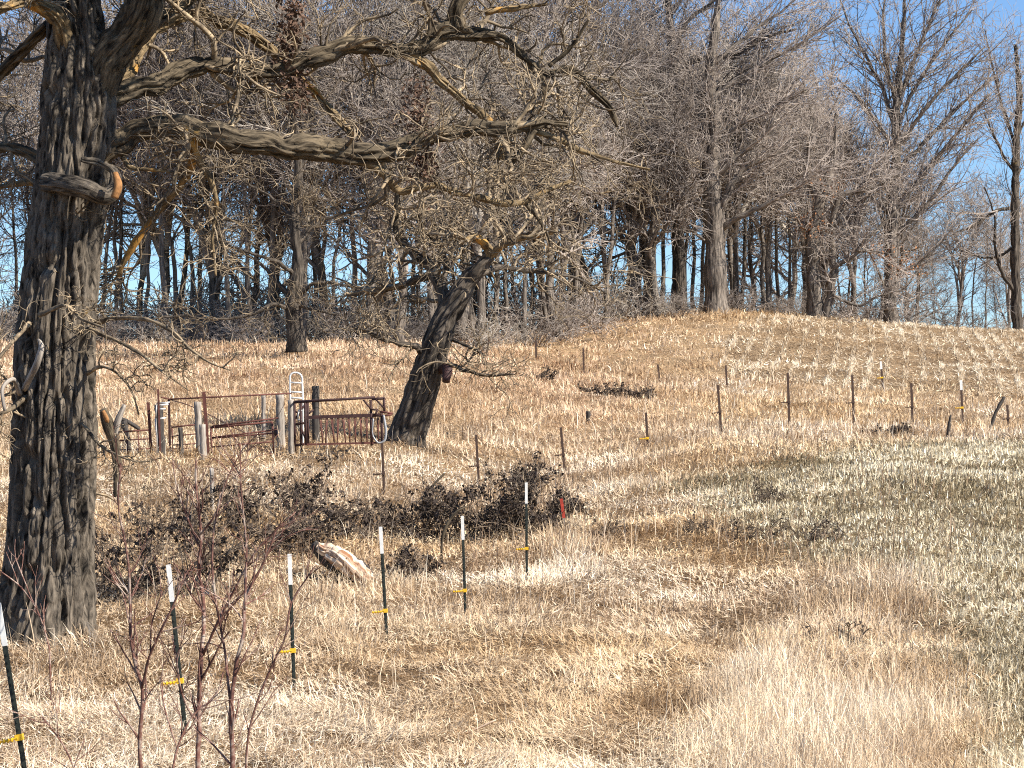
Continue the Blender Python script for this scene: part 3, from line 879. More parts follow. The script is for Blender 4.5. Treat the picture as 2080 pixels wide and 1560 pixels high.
# ------------------------------------------------------------------ trees of the wood
def wood_tree(seed, style):
    """one bare tree, base at the origin: returns (trunk, limbs+twigs) meshes; about 17 m tall at scale 1"""
    rng = np.random.default_rng(seed)
    H = 17.0
    K = 14
    z = np.linspace(-.3, H * {'vase': .62, 'pole': .95, 'oak': .72, 'fork': .7}[style], K)
    wob = np.cumsum(rng.normal(0, {'vase': .07, 'pole': .10, 'oak': .15, 'fork': .09}[style], (K, 2)), 0)
    wob -= wob[0]
    P = np.column_stack([wob, z])
    r0 = {'vase': .27, 'pole': .13, 'oak': .30, 'fork': .26}[style] * rng.uniform(.85, 1.15)
    R = r0 * (1 - np.linspace(0, 1, K) * .82) ** .9
    R[0] *= 1.35; R[1] *= 1.08
    tk = MB()
    tk.tube(P, R, 12)
    A = [(P[None], R[None])]
    lt0 = {'vase': .34, 'pole': .42, 'oak': .30, 'fork': .34}[style]
    big = []
    if style in ('fork', 'vase'):
        a, ar = spawn(rng, P[None], R[None], 5, (8, 13), 14, (.15, .5), .07, (0, 0, .05), lt0, .75, .85, .05, .2, .35)
        ar = np.maximum(ar * 1.4, .02)
        big.append((a, ar))
    cr_ = MB()
    par = np.concatenate([P[None]] + [b_[0] for b_ in big]), np.concatenate([R[None]] + [b_[1] for b_ in big])
    if style == 'pole':
        l1 = spawn(rng, *par, 20, (1.8, 5.5), 10, (.5, 1.0), .12, (0, 0, .09), lt0, 1, .5, .03, .3, .5)
        n2, n3, n4 = 90, 330, 620
    elif style == 'oak':
        l1 = spawn(rng, *par, 22, (3.5, 9.0), 12, (.7, 1.45), .24, (0, 0, .04), lt0, 1, .55, .045, .3, .5)
        n2, n3, n4 = 150, 640, 1500
    elif style == 'vase':
        l1 = spawn(rng, *par, 34, (4.5, 9), 12, (.35, .9), .08, (0, 0, .05), .3, 1, .6, .04, .3, .45)
        n2, n3, n4 = 170, 620, 1200
    else:
        l1 = spawn(rng, *par, 30, (3.5, 8), 12, (.45, 1.15), .13, (0, 0, .05), .3, 1, .6, .04, .3, .45)
        n2, n3, n4 = 170, 620, 1300
    wn = {'vase': .09, 'pole': .12, 'oak': .24, 'fork': .14}[style]
    l2 = spawn(rng, *l1, n2, (1.6, 4.2), 8, (.3, 1.0), wn, (0, 0, .04), .15, 1, .65, .026, .45, .4)
    l3 = spawn(rng, *l2, n3, (1.0, 2.8), 6, (.3, .95), wn, (0, 0, .03), .15, 1, .7, .018, .55, .35)
    l4 = spawn(rng, *l3, n4, (.6, 1.7), 4, (.3, .95), wn * 1.2, (0, 0, .02), .15, 1, .8, .0135, .6, .3)
    for (p_, r_) in big:
        v, q, b_, t = tubes(p_, r_, 8); cr_.add(v, q, b_)
    for (p_, r_), s_ in ((l1, 6), (l2, 4), (l3, 3), (l4, 3)):
        v, q, b_, t = tubes(p_, r_, s_); cr_.add(v, q, b_)
    return tk, cr_

PROTO = {}
for kd, seeds, tm in (('vase', (21, 22, 23), M_woodtwig), ('oak', (31, 32, 33), M_woodtwig), ('fork', (41, 42, 43), M_paletwig), ('pole', (51, 52, 53, 54), M_woodtwig)):
    for q, sd_ in enumerate(seeds):
        tk, cr_ = wood_tree(sd_, kd)
        PROTO[(kd, q)] = (tk.build('trunk', M_woodtrunk, bk=True, link=False).data, cr_.build('crown', (M_darktwig if (kd, q) in (('vase', 0), ('oak', 0), ('pole', 1)) else tm), link=False).data)

def put_tree(kd, q, px, Y, s, rot, label, group=None, lean_=(0, 0), name='bare_tree'):
    p = Gy(px, Y)
    r_ = empty(name, p, label, 'tree', group)
    tm_, cm_ = PROTO[(kd, q)]
    for nm, me in (('trunk', tm_), ('crown', cm_)):
        o = bpy.data.objects.new(nm, me)
        C.objects.link(o)
        o.parent = r_
    r_.rotation_euler = (lean_[0], lean_[1], rot)
    r_.scale = (s, s, s)
    return r_

FRONT = [
 ('pole', 2, 1640, 128, .75, 2.2, 'thin crooked tree close behind the stocky many-limbed tree', (0, -.06)),
 ('pole', 1, 1560, 127, .85, 2.9, 'straight dark pole tree between the thick forking tree and the stocky one', (0, 0)),
 ('fork', 1, 1500, 128, .85, .4, 'leaning trunk close behind the thick forking tree on the crest', (0, -.05)),
 ('oak', 0, 1320, 122, 1.05, 5.0, 'tangled dark oak left of the crest where the grass meets the wood', (0, .02)),
 ('oak', 1, 812, 100, .85, 1.1, 'dark straight trunk standing just behind and left of the leaning oak', (0, 0)),
 ('fork', 1, 975, 105, .95, 2.6, 'dark forked tree just right of the leaning oak at the edge of the wood', (0, .03)),
 ('vase', 1, 440, 112, .9, 3.7, 'tree seen against sky between the big oak and the low spreading oak', (0, .03)),
 ('oak', 2, 1130, 112, .95, .9, 'gnarled tree with leaning boughs where the slope starts to climb to the crest', (0, -.05)),
 ('fork', 2, 330, 116, .95, 4.6, 'pale forked tree against sky nearest the right side of the big oak trunk', (0, -.04)),
]
rt = np.random.default_rng(19)
def traced_tree(Y, label, trunk, limbs, wander=.1, ang=(.2, .75), bias=(.02, 0, .05), dens=1.0, tm=None, bm=None, l1=(1.5, 4.5), name='bare_tree', up=0):
    r_ = empty(name, Gy(trunk[0][0], Y), label, 'tree')
    mb = MB()
    P, R = trace(trunk, Y, 30)
    P, R = gnarl(P, R, rt, .10)
    barktube(mb, P, R, 30, 130, min(.09, R[0] * .35), 8, 31, (.4, R[0] * .12))
    part(mb, 'trunk', bm, r_, bk=True)
    cr_ = MB()
    ch = [(P[8:], R[8:])]
    for rows in limbs:
        P, R = trace(rows, Y, 26)
        P, R = gnarl(P, R * .74, rt, .35)
        lb = MB()
        lb.tube(P, R, 9)
        part(lb, 'limb', bm, r_, bk=True)
        ch.append((P, R))
    for (P, R) in ch:
        L_ = np.linalg.norm(np.diff(P, axis=0), axis=1).sum()
        n1 = int(max(3, L_ * 3.0 * dens))
        a = spawn(rt, P[None], R[None], n1, l1, 10, ang, wander, bias, .12, 1, .5, .02, .4, .4, None, .013)
        b_ = spawn(rt, *a, n1 * 4, (l1[0] * .55, l1[1] * .6), 7, (ang[0] + .1, ang[1] + .3), wander * 1.2, bias, .15, 1, .65, .014, .5, .35, None, .013)
        c_ = spawn(rt, *b_, n1 * 10, (.6, 1.6), 5, (ang[0] + .1, ang[1] + .4), wander * 1.5, bias, .2, 1, .75, .013, .6, .3)
        for (p_, r2), s_ in ((a, 5), (b_, 4), (c_, 3)):
            v, q, bk, t = tubes(p_, r2, s_)
            cr_.add(v, q, bk)
    part(cr_, 'crown', tm, r_, bk=True)
    return r_
traced_tree(121, 'thick forking tree on the crest, leftmost of the big trees above the stubble field',
 [(1456, 650, 50, 0), (1454, 600, 46, 0), (1452, 540, 43, 0), (1450, 480, 42, 0), (1450, 430, 40, 0), (1445, 350, 34, 0), (1452, 250, 26, 0), (1442, 150, 20, 0), (1455, 40, 13, 0), (1462, -90, 6, 0)],
 [[(1458, 450, 24, 0), (1480, 390, 22, -.3), (1512, 342, 16, -.5), (1560, 320, 12, -.6), (1610, 290, 6, -.6)],
  [(1446, 365, 20, 0), (1478, 335, 18, -.3), (1520, 302, 14, -.5), (1562, 262, 12, -.6), (1580, 215, 10, -.7), (1640, 180, 5, -.8)],
  [(1468, 465, 18, 0), (1520, 432, 15, -.6), (1580, 405, 13, -.9), (1625, 372, 11, -1), (1665, 348, 7, -1), (1700, 330, 4, -1)],
  [(1445, 200, 16, 0), (1500, 160, 13, .3), (1555, 128, 10, .5), (1640, 80, 7, .6), (1710, 30, 4, .6)],
  [(1450, 300, 14, 0), (1510, 250, 11, -.4), (1570, 220, 9, -.6), (1640, 185, 5, -.6)],
  [(1448, 400, 20, 0), (1410, 350, 15, .4), (1380, 290, 12, .6), (1345, 240, 7, .8), (1320, 200, 4, .8)],
  [(1448, 330, 14, 0), (1420, 250, 11, .3), (1405, 170, 8, .3), (1380, 80, 5, .3)],
  [(1450, 130, 12, 0), (1520, 70, 9, .2), (1590, 20, 6, .3), (1650, -30, 3, .3)]],
 .10, (.2, .8), (.03, 0, .04), .9, M_woodtwig, M_woodtrunk)
traced_tree(124, 'dark upright tree with heavy black boughs sweeping right, left of the thick forking tree',
 [(1384, 655, 30, 0), (1380, 560, 26, 0), (1376, 400, 26, 0), (1372, 250, 24, 0), (1366, 120, 20, 0), (1358, 20, 14, 0), (1350, -90, 7, 0)],
 [[(1370, 150, 18, 0), (1415, 122, 16, -.4), (1455, 118, 14, -.7), (1505, 106, 12, -.8), (1560, 74, 9, -.9), (1620, 60, 5, -.9)],
  [(1368, 90, 14, 0), (1400, 40, 12, .3), (1440, 10, 9, .4), (1490, -40, 5, .4)],
  [(1374, 220, 16, 0), (1440, 190, 13, -.5), (1500, 155, 10, -.7), (1560, 120, 6, -.8)],
  [(1372, 200, 14, 0), (1335, 150, 11, .2), (1300, 90, 8, .4), (1280, 20, 5, .5)],
  [(1376, 380, 12, 0), (1330, 330, 9, -.3), (1280, 300, 5, -.5)]],
 .11, (.2, .8), (.03, 0, .04), .9, M_darktwig, M_darkbark)
stocky = traced_tree(125, 'stocky many-limbed tree with low boughs above the middle of the stubble field',
 [(1657, 662, 38, 0), (1655, 600, 30, 0), (1650, 520, 26, 0), (1655, 450, 24, 0), (1668, 400, 20, 0), (1690, 330, 13, 0), (1700, 230, 7, 0)],
 [[(1672, 655, 24, 0), (1688, 600, 22, -.2), (1690, 520, 20, -.3), (1692, 440, 18, -.3), (1708, 400, 15, -.4), (1765, 384, 11, -.5), (1830, 352, 6, -.6)],
  [(1688, 548, 14, -.3), (1728, 522, 13, -.7), (1758, 488, 11, -1), (1790, 458, 9, -1), (1835, 410, 6, -1), (1870, 360, 3, -1)],
  [(1740, 508, 8, -.9), (1780, 512, 6, -1), (1815, 516, 3, -1)],
  [(1652, 480, 14, 0), (1610, 440, 10, .3), (1560, 430, 6, .5)],
  [(1660, 420, 14, 0), (1640, 330, 11, .3), (1650, 240, 8, .3), (1630, 160, 4, .3)],
  [(1692, 460, 12, -.3), (1730, 400, 10, -.1), (1790, 330, 8, 0), (1840, 270, 5, 0)],
  [(1690, 600, 10, -.4), (1740, 620, 8, -.8), (1790, 600, 6, -1), (1830, 590, 3, -1)]],
 .16, (.3, 1.2), (.01, 0, .02), 1.2, M_woodtwig, M_woodtrunk, (1.2, 3.6))
leafclump(stocky, [W(1645, 452, 124.6), W(1650, 468, 124.6), W(1700, 380, 124.5), W(1795, 520, 124), W(1825, 545, 124), W(1855, 535, 124)], 420, (.5, .4, .4), .07, M_orangeleaf, 7)
traced_tree(131, 'tall fan-crowned tree whose branches sweep up against open blue sky',
 [(1812, 668, 30, 0), (1810, 600, 25, 0), (1812, 500, 24, 0), (1816, 400, 22, 0), (1820, 300, 20, 0), (1823, 200, 15, 0), (1832, 100, 10, 0), (1838, 0, 7, 0), (1842, -90, 4, 0)],
 [[(1820, 290, 14, 0), (1800, 200, 12, .2), (1762, 120, 9, .3), (1725, 50, 6, .3), (1700, -20, 3, .3)],
  [(1822, 220, 12, 0), (1800, 130, 10, -.2), (1795, 50, 7, -.3), (1800, -40, 4, -.3)],
  [(1825, 200, 12, 0), (1862, 110, 9, .2), (1895, 30, 7, .2), (1930, -40, 3, .2)],
  [(1824, 250, 13, 0), (1870, 160, 10, -.3), (1925, 80, 7, -.4), (1975, 20, 3, -.4)],
  [(1822, 300, 14, 0), (1885, 215, 11, -.5), (1945, 150, 8, -.6), (2000, 95, 4, -.6)],
  [(1820, 350, 14, 0), (1890, 275, 11, .4), (1960, 205, 8, .5), (2018, 158, 4, .5)],
  [(1818, 420, 15, 0), (1880, 350, 12, -.5), (1945, 270, 9, -.6), (2010, 190, 5, -.6)],
  [(1816, 480, 14, 0), (1875, 425, 11, -.4), (1930, 350, 8, -.6), (1975, 290, 4, -.6)],
  [(1820, 310, 12, 0), (1775, 240, 10, -.3), (1735, 190, 7, -.4), (1700, 160, 3, -.4)],
  [(1814, 440, 12, 0), (1770, 400, 9, .4), (1730, 330, 6, .5), (1710, 270, 3, .5)],
  [(1812, 560, 10, 0), (1860, 540, 8, -.3), (1905, 500, 5, -.3), (1930, 470, 3, -.3)]],
 .11, (.2, .8), (.015, 0, .035), 1.15, M_woodtwig, M_woodtrunk)
traced_tree(138, 'slim straight tree rising at the right edge of the photo beyond the field',
 [(2067, 680, 24, 0), (2064, 600, 20, 0), (2062, 450, 18, 0), (2064, 300, 14, 0), (2070, 180, 10, 0), (2062, 90, 5, 0)],
 [[(2062, 420, 10, 0), (2020, 430, 9, -.2), (1985, 455, 7, -.4), (1935, 475, 4, -.5)],
  [(2064, 300, 9, 0), (2038, 220, 7, .2), (2015, 130, 5, .2), (2000, 60, 3, .2)],
  [(2064, 360, 9, 0), (2030, 300, 7, -.2), (2000, 230, 4, -.3)],
  [(2066, 280, 8, 0), (2100, 200, 6, .2), (2120, 120, 3, .2)],
  [(2062, 500, 8, 0), (2030, 520, 7, .2), (1990, 522, 5, .3), (1950, 500, 3, .3)],
  [(2064, 600, 12, 0), (2040, 560, 11, -.3), (2022, 500, 9, -.3), (2020, 440, 6, -.3), (2000, 380, 3, -.3)]],
 .10, (.2, .8), (-.01, 0, .05), .8, M_woodtwig, M_darkbark)
traced_tree(88, 'low spreading oak with short dark trunk at the top of the grass behind the corral',
 [(602, 715, 44, 0), (600, 690, 36, 0), (598, 640, 34, 0), (600, 600, 30, 0), (604, 540, 22, 0), (598, 440, 18, 0), (606, 330, 16, 0), (594, 220, 14, 0), (600, 110, 10, 0), (596, 20, 6, 0)],
 [[(596, 632, 14, 0), (560, 618, 12, -.4), (510, 640, 9, -.7), (440, 648, 7, -.9), (360, 642, 5, -1), (300, 650, 3, -1)],
  [(598, 610, 14, 0), (565, 575, 12, .3), (535, 540, 9, .5), (490, 512, 7, .6), (430, 480, 4, .6)],
  [(604, 600, 14, 0), (640, 575, 11, -.3), (700, 580, 8, -.5), (760, 600, 5, -.6)],
  [(600, 560, 13, 0), (560, 530, 11, -.7), (520, 518, 9, -.9), (478, 502, 6, -1)],
  [(602, 500, 13, 0), (650, 450, 10, .3), (710, 430, 7, .4), (770, 380, 4, .4)],
  [(598, 450, 12, 0), (550, 400, 9, .3), (500, 370, 6, .3), (460, 320, 3, .3)],
  [(602, 620, 10, 0), (640, 630, 8, -.5), (690, 640, 5, -.6)]],
 .26, (.4, 1.2), (0, 0, .01), .8, M_oaktwig, M_darkbark, (.9, 2.4), 'oak_tree')
rw = np.random.default_rng(77)
for (kd, q, px, Y, s, rot, lab, ln) in FRONT:
    put_tree(kd, q, px, Y, s, rot, lab, None, ln)

def ridgeY(px):          # where the wood begins
    return np.interp(px, [-300, 200, 700, 1000, 1200, 1450, 1700, 1850, 2100], [103, 104, 103, 106, 115, 123, 129, 134, 142])
ZONES = [(-200, 260, 'bare tree in the wood behind the big oak trunk', 'wood behind the big oak trunk', 15),
         (250, 760, 'bare tree in the wood above the corral', 'wood above the corral', 25),
         (760, 1160, 'bare tree in the wood behind the leaning oak', 'wood behind the leaning oak', 24),
         (1160, 1430, 'bare tree in the wood left of the crest', 'wood left of the crest', 20),
         (1430, 1860, 'bare tree in the wood on the crest above the stubble field', 'wood on the field crest', 24),
         (1860, 2300, 'small bare tree beyond the right shoulder of the stubble field', 'thin wood at the right edge', 15)]
PLAN = []
for (x0, x1, lab, grp, cnt) in ZONES:
    for q in range(cnt):
        px = x0 + (x1 - x0) * (q + rw.random()) / cnt
        dp = rw.random() ** 1.3 * 26 + 1
        if x0 == 250 and 260 < px < 480 and rw.random() < .5:
            kd = 'pole'
        else:
            kd = rw.choice(['vase', 'oak', 'fork', 'pole', 'pole', 'pole', 'pole'])
        s = rw.uniform(.8, 1.12)
        if x0 >= 1860:
            kd, s, dp = rw.choice(['pole', 'pole', 'vase']), rw.uniform(.35, .7), 2 + rw.random() * 22
        if 1680 < px < 1900: s = min(s, rw.uniform(.5, .78))
        PLAN.append((kd, int(rw.integers(0, 4 if kd == 'pole' else 3)), px, ridgeY(px) + dp, s, rw.random() * 6.28, lab, grp, (rw.normal(0, .04), rw.normal(.02, .05))))
ORD = ['leftmost', 'second from left', 'third from left', 'fourth from left', 'fifth from left', 'sixth from left', 'seventh from left', 'eighth from left', 'ninth from left', 'tenth from left', 'eleventh from left', 'twelfth from left', 'thirteenth from left', 'fourteenth from left', 'fifteenth from left', 'sixteenth from left', 'seventeenth from left', 'eighteenth from left', 'nineteenth from left', 'twentieth from left']
LOOK = {'pole': 'slim', 'oak': 'gnarled', 'vase': 'fan-crowned', 'fork': 'pale forking'}
for z in ZONES:
    for kd in LOOK:
        mine = sorted([p_ for p_ in PLAN if p_[7] == z[3] and p_[0] == kd], key=lambda p_: p_[2])
        for k_, p_ in enumerate(mine):
            put_tree(p_[0], p_[1], p_[2], p_[3], p_[4], p_[5], LOOK[kd] + ' tree, ' + ORD[k_] + ' of such in the ' + z[3], p_[7], p_[8])

# undergrowth bushes at the foot of the wood
def shrub(seed, n0=16, H=(1.2, 2.6), r=.018, tw_=5):
    rng = np.random.default_rng(seed)
    mb = MB()
    b0 = np.zeros((1, 2, 3)); b0[0, 1, 2] = .05
    P = np.zeros((n0, 8, 3))
    d = unit(np.column_stack([rng.normal(0, .55, n0), rng.normal(0, .55, n0), np.ones(n0)]))
    P[:, 0, :2] = rng.normal(0, .25, (n0, 2))
    P[:, 0, 2] = -.1
    L = rng.uniform(*H, n0)
    for s in range(1, 8):
        d = unit(d + rng.normal(0, .14, (n0, 3)) + np.array([0, 0, -.02]))
        P[:, s] = P[:, s - 1] + d * (L / 7)[:, None]
    R = np.full((n0, 8), r) * (1 - np.linspace(0, .6, 8))
    a = spawn(rng, P, R, n0 * tw_, (.4, 1.2), 6, (.3, 1.1), .2, (0, 0, 0), .2, 1, .7, .011, .6, .3)
    b_ = spawn(rng, *a, n0 * tw_ * 4, (.2, .6), 4, (.3, 1.1), .25, (0, 0, 0), .2, 1, .8, .009, .6, .3)
    for (p_, r_), s_ in (((P, R), 5), (a, 4), (b_, 3)):
        v, q, bk, t = tubes(p_, r_, s_)
        mb.add(v, q, bk)
    return mb
BUSH = []
SH = [shrub(sd_).build('bush', mt, link=False).data for sd_, mt in ((61, M_woodtwig), (62, M_paletwig), (63, M_darktwig), (64, M_woodtwig))]
for q in range(110):
    px = -150 + 2350 * ((q % 60) + rw.random()) / 60
    Y = ridgeY(px) + (rw.uniform(-2.5, 5) if q < 60 else rw.uniform(10, 24))
    p = Gy(px, Y)
    o = bpy.data.objects.new('bush', SH[int(rw.integers(0, 4))])
    C.objects.link(o)
    o.location = p
    s = rw.uniform(.6, 1.15) if px < 1300 else rw.uniform(.4, .9)
    if q >= 60: s *= 1.9
    if px > 1600: s *= 1.5
    o.scale = (s * 1.3, s * 1.3, s)
    o.rotation_euler = (0, 0, rw.random() * 6.28)
    tag(o, None, 'bush', None)
    BUSH.append((px, q >= 60, o))
for (x0, x1, lab, grp, cnt) in ZONES:
    for back in (False, True):
        mine = sorted([b_ for b_ in BUSH if x0 - 60 <= b_[0] < x1 and b_[1] == back and 'label' not in b_[2]], key=lambda b_: b_[0])
        for k_, b_ in enumerate(mine):
            tag(b_[2], ('tall' if back else 'low') + ' leafless bush, ' + ORD[min(k_, 14)] + ' in the ' + grp, None, 'undergrowth in the ' + grp)
for b_ in BUSH:
    if 'label' not in b_[2]: bpy.data.objects.remove(b_[2])

# ------------------------------------------------------------------ dark brambles with dead leaves
def bramble(px, py, wpx, hpx, seed, label, leaves=1.0):
    rng = np.random.default_rng(seed)
    g = G(px, py)
    Y = g[1]
    wd, hh = wpx / F * Y, hpx / F * Y
    r_ = empty('bramble_bush', g, label, 'bush', 'dark brambles below the corral')
    n0 = int(10 + wd * 8)
    P = np.zeros((n0, 9, 3))
    P[:, 0, 0] = g[0] + rng.uniform(-.45, .45, n0) * wd
    P[:, 0, 1] = g[1] + rng.uniform(-.3, .5, n0) * min(wd, 1.6)
    P[:, 0, 2] = hgt(P[:, 0, 0], P[:, 0, 1]) - .05
    d = unit(np.column_stack([rng.normal(0, .5, n0), rng.normal(0, .5, n0), np.ones(n0)]))
    L = rng.uniform(.7, 1.35, n0) * hh
    for s in range(1, 9):
        d = unit(d + rng.normal(0, .2, (n0, 3)) + np.array([0, 0, -.07 * s / 4]))
        P[:, s] = P[:, s - 1] + d * (L / 8)[:, None]
    R = np.full((n0, 9), .011) * (1 - np.linspace(0, .5, 9))
    a = spawn(rng, P, R, n0 * 5, (.2 * hh, .7 * hh), 6, (.4, 1.3), .3, (0, 0, 0), .15, 1, .8, .007, .6, .2)
    b_ = spawn(rng, *a, n0 * 10, (.1 * hh, .4 * hh), 4, (.4, 1.3), .3, (0, 0, 0), .15, 1, .8, .006, .6, .2)
    mb = MB()
    for (p_, r2), s_ in (((P, R), 5), (a, 4), (b_, 3)):
        v, q, bk, t = tubes(p_, r2, s_)
        mb.add(v, q, bk)
    part(mb, 'stems', M_brush, r_)
    # curled dead leaves in clumps
    nc = int(n0 * 6 * leaves)
    allp = np.concatenate([P[:, 3:].reshape(-1, 3), a[0][:, 2:].reshape(-1, 3)])
    cc = allp[rng.integers(0, len(allp), nc)]
    cc = cc[cc[:, 2] > hgt(cc[:, 0], cc[:, 1]) + .05]
    cen = np.repeat(cc, 12, 0)
    cen = cen + rng.normal(0, .05, cen.shape)
    nl = len(cen)
    u = unit(rng.normal(size=(nl, 3)))
    v_ = unit(np.cross(u, rng.normal(size=(nl, 3))))
    w_ = np.cross(u, v_)
    sz = (rng.uniform(.025, .055, nl) * (.55 if leaves < .2 else 1))[:, None]
    V = np.stack([cen - u * sz, cen + v_ * sz * .6 + w_ * sz * .3, cen + u * sz, cen - v_ * sz * .6 + w_ * sz * .35], 1).reshape(-1, 3)
    k = np.arange(nl)[:, None] * 4
    mb = MB()
    mb.add(V, np.zeros((0, 4), int), tris=np.concatenate([k + np.array([[0, 1, 2]]), k + np.array([[0, 2, 3]])]).astype(int))
    if nl:
        part(mb, 'leaves', M_deadleaf, r_, smooth=False)
    return r_
BR = [(250, 1235, 150, 150, 'dark bramble just right of the base of the big oak trunk'),
      (300, 1150, 120, 130, 'dark bramble behind the leftmost reddish sapling'),
      (385, 1215, 130, 150, 'bramble mound behind the white-tipped post nearest the oak'),
      (400, 1075, 110, 110, 'bramble with a dark upright head below the leaning wooden corral post'),
      (470, 1150, 120, 130, 'thick bramble behind the tall middle sapling'),
      (520, 1080, 130, 100, 'bramble standing below the tubular gate'),
      (605, 1040, 70, 100, 'tall narrow dark clump topping the bramble row below the white ladder'),
      (600, 1130, 150, 110, 'bramble just left of the split pale log'),
      (690, 1095, 140, 110, 'bramble directly above the split pale log'),
      (770, 1090, 110, 70, 'low bramble between the two white-tipped posts right of the log'),
      (850, 1100, 130, 110, 'bramble left of the curved brown branch'),
      (850, 1180, 110, 70, 'small bramble in front of the grey fallen branch'),
      (935, 1095, 130, 120, 'dense black bramble behind the white-tipped post with the grey branch'),
      (1020, 1100, 130, 130, 'dense black bramble left of the tallest white-tipped post'),
      (1090, 1095, 70, 130, 'bramble wrapped around the last white-tipped post'),
      (1072, 985, 60, 50, 'isolated clump of black leaves above the last white-tipped post'),
      (1160, 1050, 40, 45, 'small dark weed clump beside the red stake'),
      (1215, 1095, 110, 50, 'low brown tuft right of the red stake'),
      (1425, 1085, 50, 45, 'leftmost small dark clump in the stubble right of the red stake'),
      (1530, 1100, 110, 50, 'dark weedy patch at the stubble edge left of the curved stick'),
      (1548, 1025, 60, 45, 'small dark clump standing alone in the stubble above the weedy patch'),
      (1660, 1100, 90, 50, 'dark clump below the curved stick in the stubble'),
      (1700, 1330, 120, 60, 'dark hollow tuft in the pale grass at lower right'),
      (1220, 805, 60, 22, 'dark strip of weeds under the thin posts on the slope'),
      (1290, 812, 90, 26, 'longer dark strip of weeds right of the thin posts on the slope'),
      (1100, 775, 50, 24, 'dark weed clump at the foot of a thin post above the leaning oak'),
      (1820, 885, 100, 24, 'brown weeds at the foot of the upper fence on the right')]
for q, (a, b_, c_, d_, lab) in enumerate(BR):
    bramble(a, b_, c_, d_, 200 + q, lab, .28 if q < 6 else .5 if q < 10 else .3 if q == 11 else .8 if q < 17 else .16 if q < 22 else .12 if q == 22 else .5)

# ------------------------------------------------------------------ saplings at lower left
rs = np.random.default_rng(15)
def sapling(Y, chains, label, side=10):
    """chains of traced rows (px,py,w,dY); the first row of the first chain is the foot"""
    g = Gy(chains[0][0][0], Y)
    r_ = empty('sapling', g, label, 'sapling', 'reddish saplings in front of the fence')
    mb, tw = MB(), MB()
    for rows in chains:
        P, R = trace(rows, Y, 4 * len(rows))
        if rows is chains[0]:
            P[0] = [P[0, 0], Y, min(g[2] - .05, P[0, 2])]
        P, R = gnarl(P, R * .78, rs, .22)
        mb.tube(P, R, 8)
        L_ = np.linalg.norm(np.diff(P, axis=0), axis=1).sum()
        a = spawn(rs, P[None], R[None], int(L_ * side), (.12, .55), 7, (.35, .85), .10, (0, 0, .05), .2, 1, .6, .0036, .5, .3)
        b_ = spawn(rs, *a, int(L_ * side * 1.3), (.06, .25), 5, (.35, .85), .1, (0, 0, .05), .2, 1, .7, .0028, .6, .3)
        for (p_, r2) in (a, b_):
            v, q, bk, t = tubes(p_, r2, 4)
            tw.add(v, q, bk)
    part(mb, 'stem', M_redtwig, r_)
    part(tw, 'twigs', M_redtwig, r_)
sapling(16.4, [[(292, 1700, 11, 0), (284, 1500, 10, 0), (288, 1400, 10, 0), (268, 1320, 8, 0), (264, 1200, 7, .1), (256, 1110, 6, .1), (240, 1030, 5, .1), (245, 940, 4, .1)],
               [(288, 1400, 7, 0), (305, 1330, 7, -.1), (345, 1245, 5, -.2), (378, 1165, 4, -.2)],
               [(305, 1330, 5, -.1), (308, 1270, 4, -.1), (330, 1200, 3, -.1)]],
        'leftmost reddish sapling with a low V fork in the foreground grass')
sapling(16.8, [[(402, 1640, 14, 0), (402, 1500, 13, 0), (405, 1400, 12, 0), (410, 1320, 11, 0), (413, 1220, 10, .1), (403, 1160, 9, .1), (408, 1090, 7, .1), (400, 1010, 6, .1), (398, 930, 4, .1)],
               [(404, 1470, 8, 0), (375, 1425, 6, -.1), (358, 1340, 4, -.2), (350, 1290, 3, -.2)],
               [(412, 1330, 8, 0), (440, 1270, 8, -.1), (480, 1190, 6, -.2), (520, 1120, 5, -.3), (600, 1040, 3, -.3)],
               [(404, 1110, 6, .1), (380, 1050, 5, .2), (362, 1000, 4, .2), (350, 930, 3, .2)],
               [(404, 1090, 6, .1), (440, 1040, 5, 0), (458, 980, 4, 0), (500, 900, 3, 0)]],
        'tallest middle sapling with a pale upright stem and many forks')
sapling(16.2, [[(473, 1680, 14, 0), (472, 1540, 13, 0), (468, 1440, 12, 0), (478, 1360, 10, 0), (494, 1290, 9, 0), (500, 1210, 8, .1), (532, 1150, 6, .1), (560, 1080, 4, .1)],
               [(468, 1430, 8, 0), (455, 1310, 7, .1), (435, 1200, 6, .1), (432, 1100, 5, .2), (448, 1000, 4, .2)],
               [(497, 1240, 6, 0), (500, 1100, 5, .1), (490, 1000, 4, .1), (488, 900, 3, .1)]],
        'right-hand forked sapling with a thick dark lower stem')
sapling(17.4, [[(497, 1620, 7, 0), (507, 1480, 6, 0), (545, 1370, 6, 0), (580, 1290, 5, 0), (590, 1230, 5, .1), (640, 1150, 3, .1)]],
        'thin sapling arching right across the post beside it', 7)
sapling(15.6, [[(345, 1620, 6, 0), (360, 1520, 6, 0), (395, 1450, 5, 0), (440, 1410, 4, 0), (452, 1370, 3, 0)],
               [(360, 1520, 4, 0), (335, 1440, 4, 0), (325, 1380, 3, 0)]],
        'low spindly sapling between the first two taller saplings', 8)
sapling(15.4, [[(160, 1650, 5, 0), (150, 1560, 5, 0), (120, 1500, 4, 0), (85, 1455, 3, 0)],
               [(150, 1560, 4, 0), (172, 1500, 3, 0)]],
        'small bent sapling shoot near the lower left corner', 5)
sapling(21.5, [[(105, 1330, 5, 0), (70, 1230, 4, 0), (40, 1190, 4, 0), (0, 1160, 3, 0)],
               [(70, 1230, 3, 0), (30, 1130, 3, .1)]],
        'pale dead shoot leaning across the foot of the big oak trunk', 6)

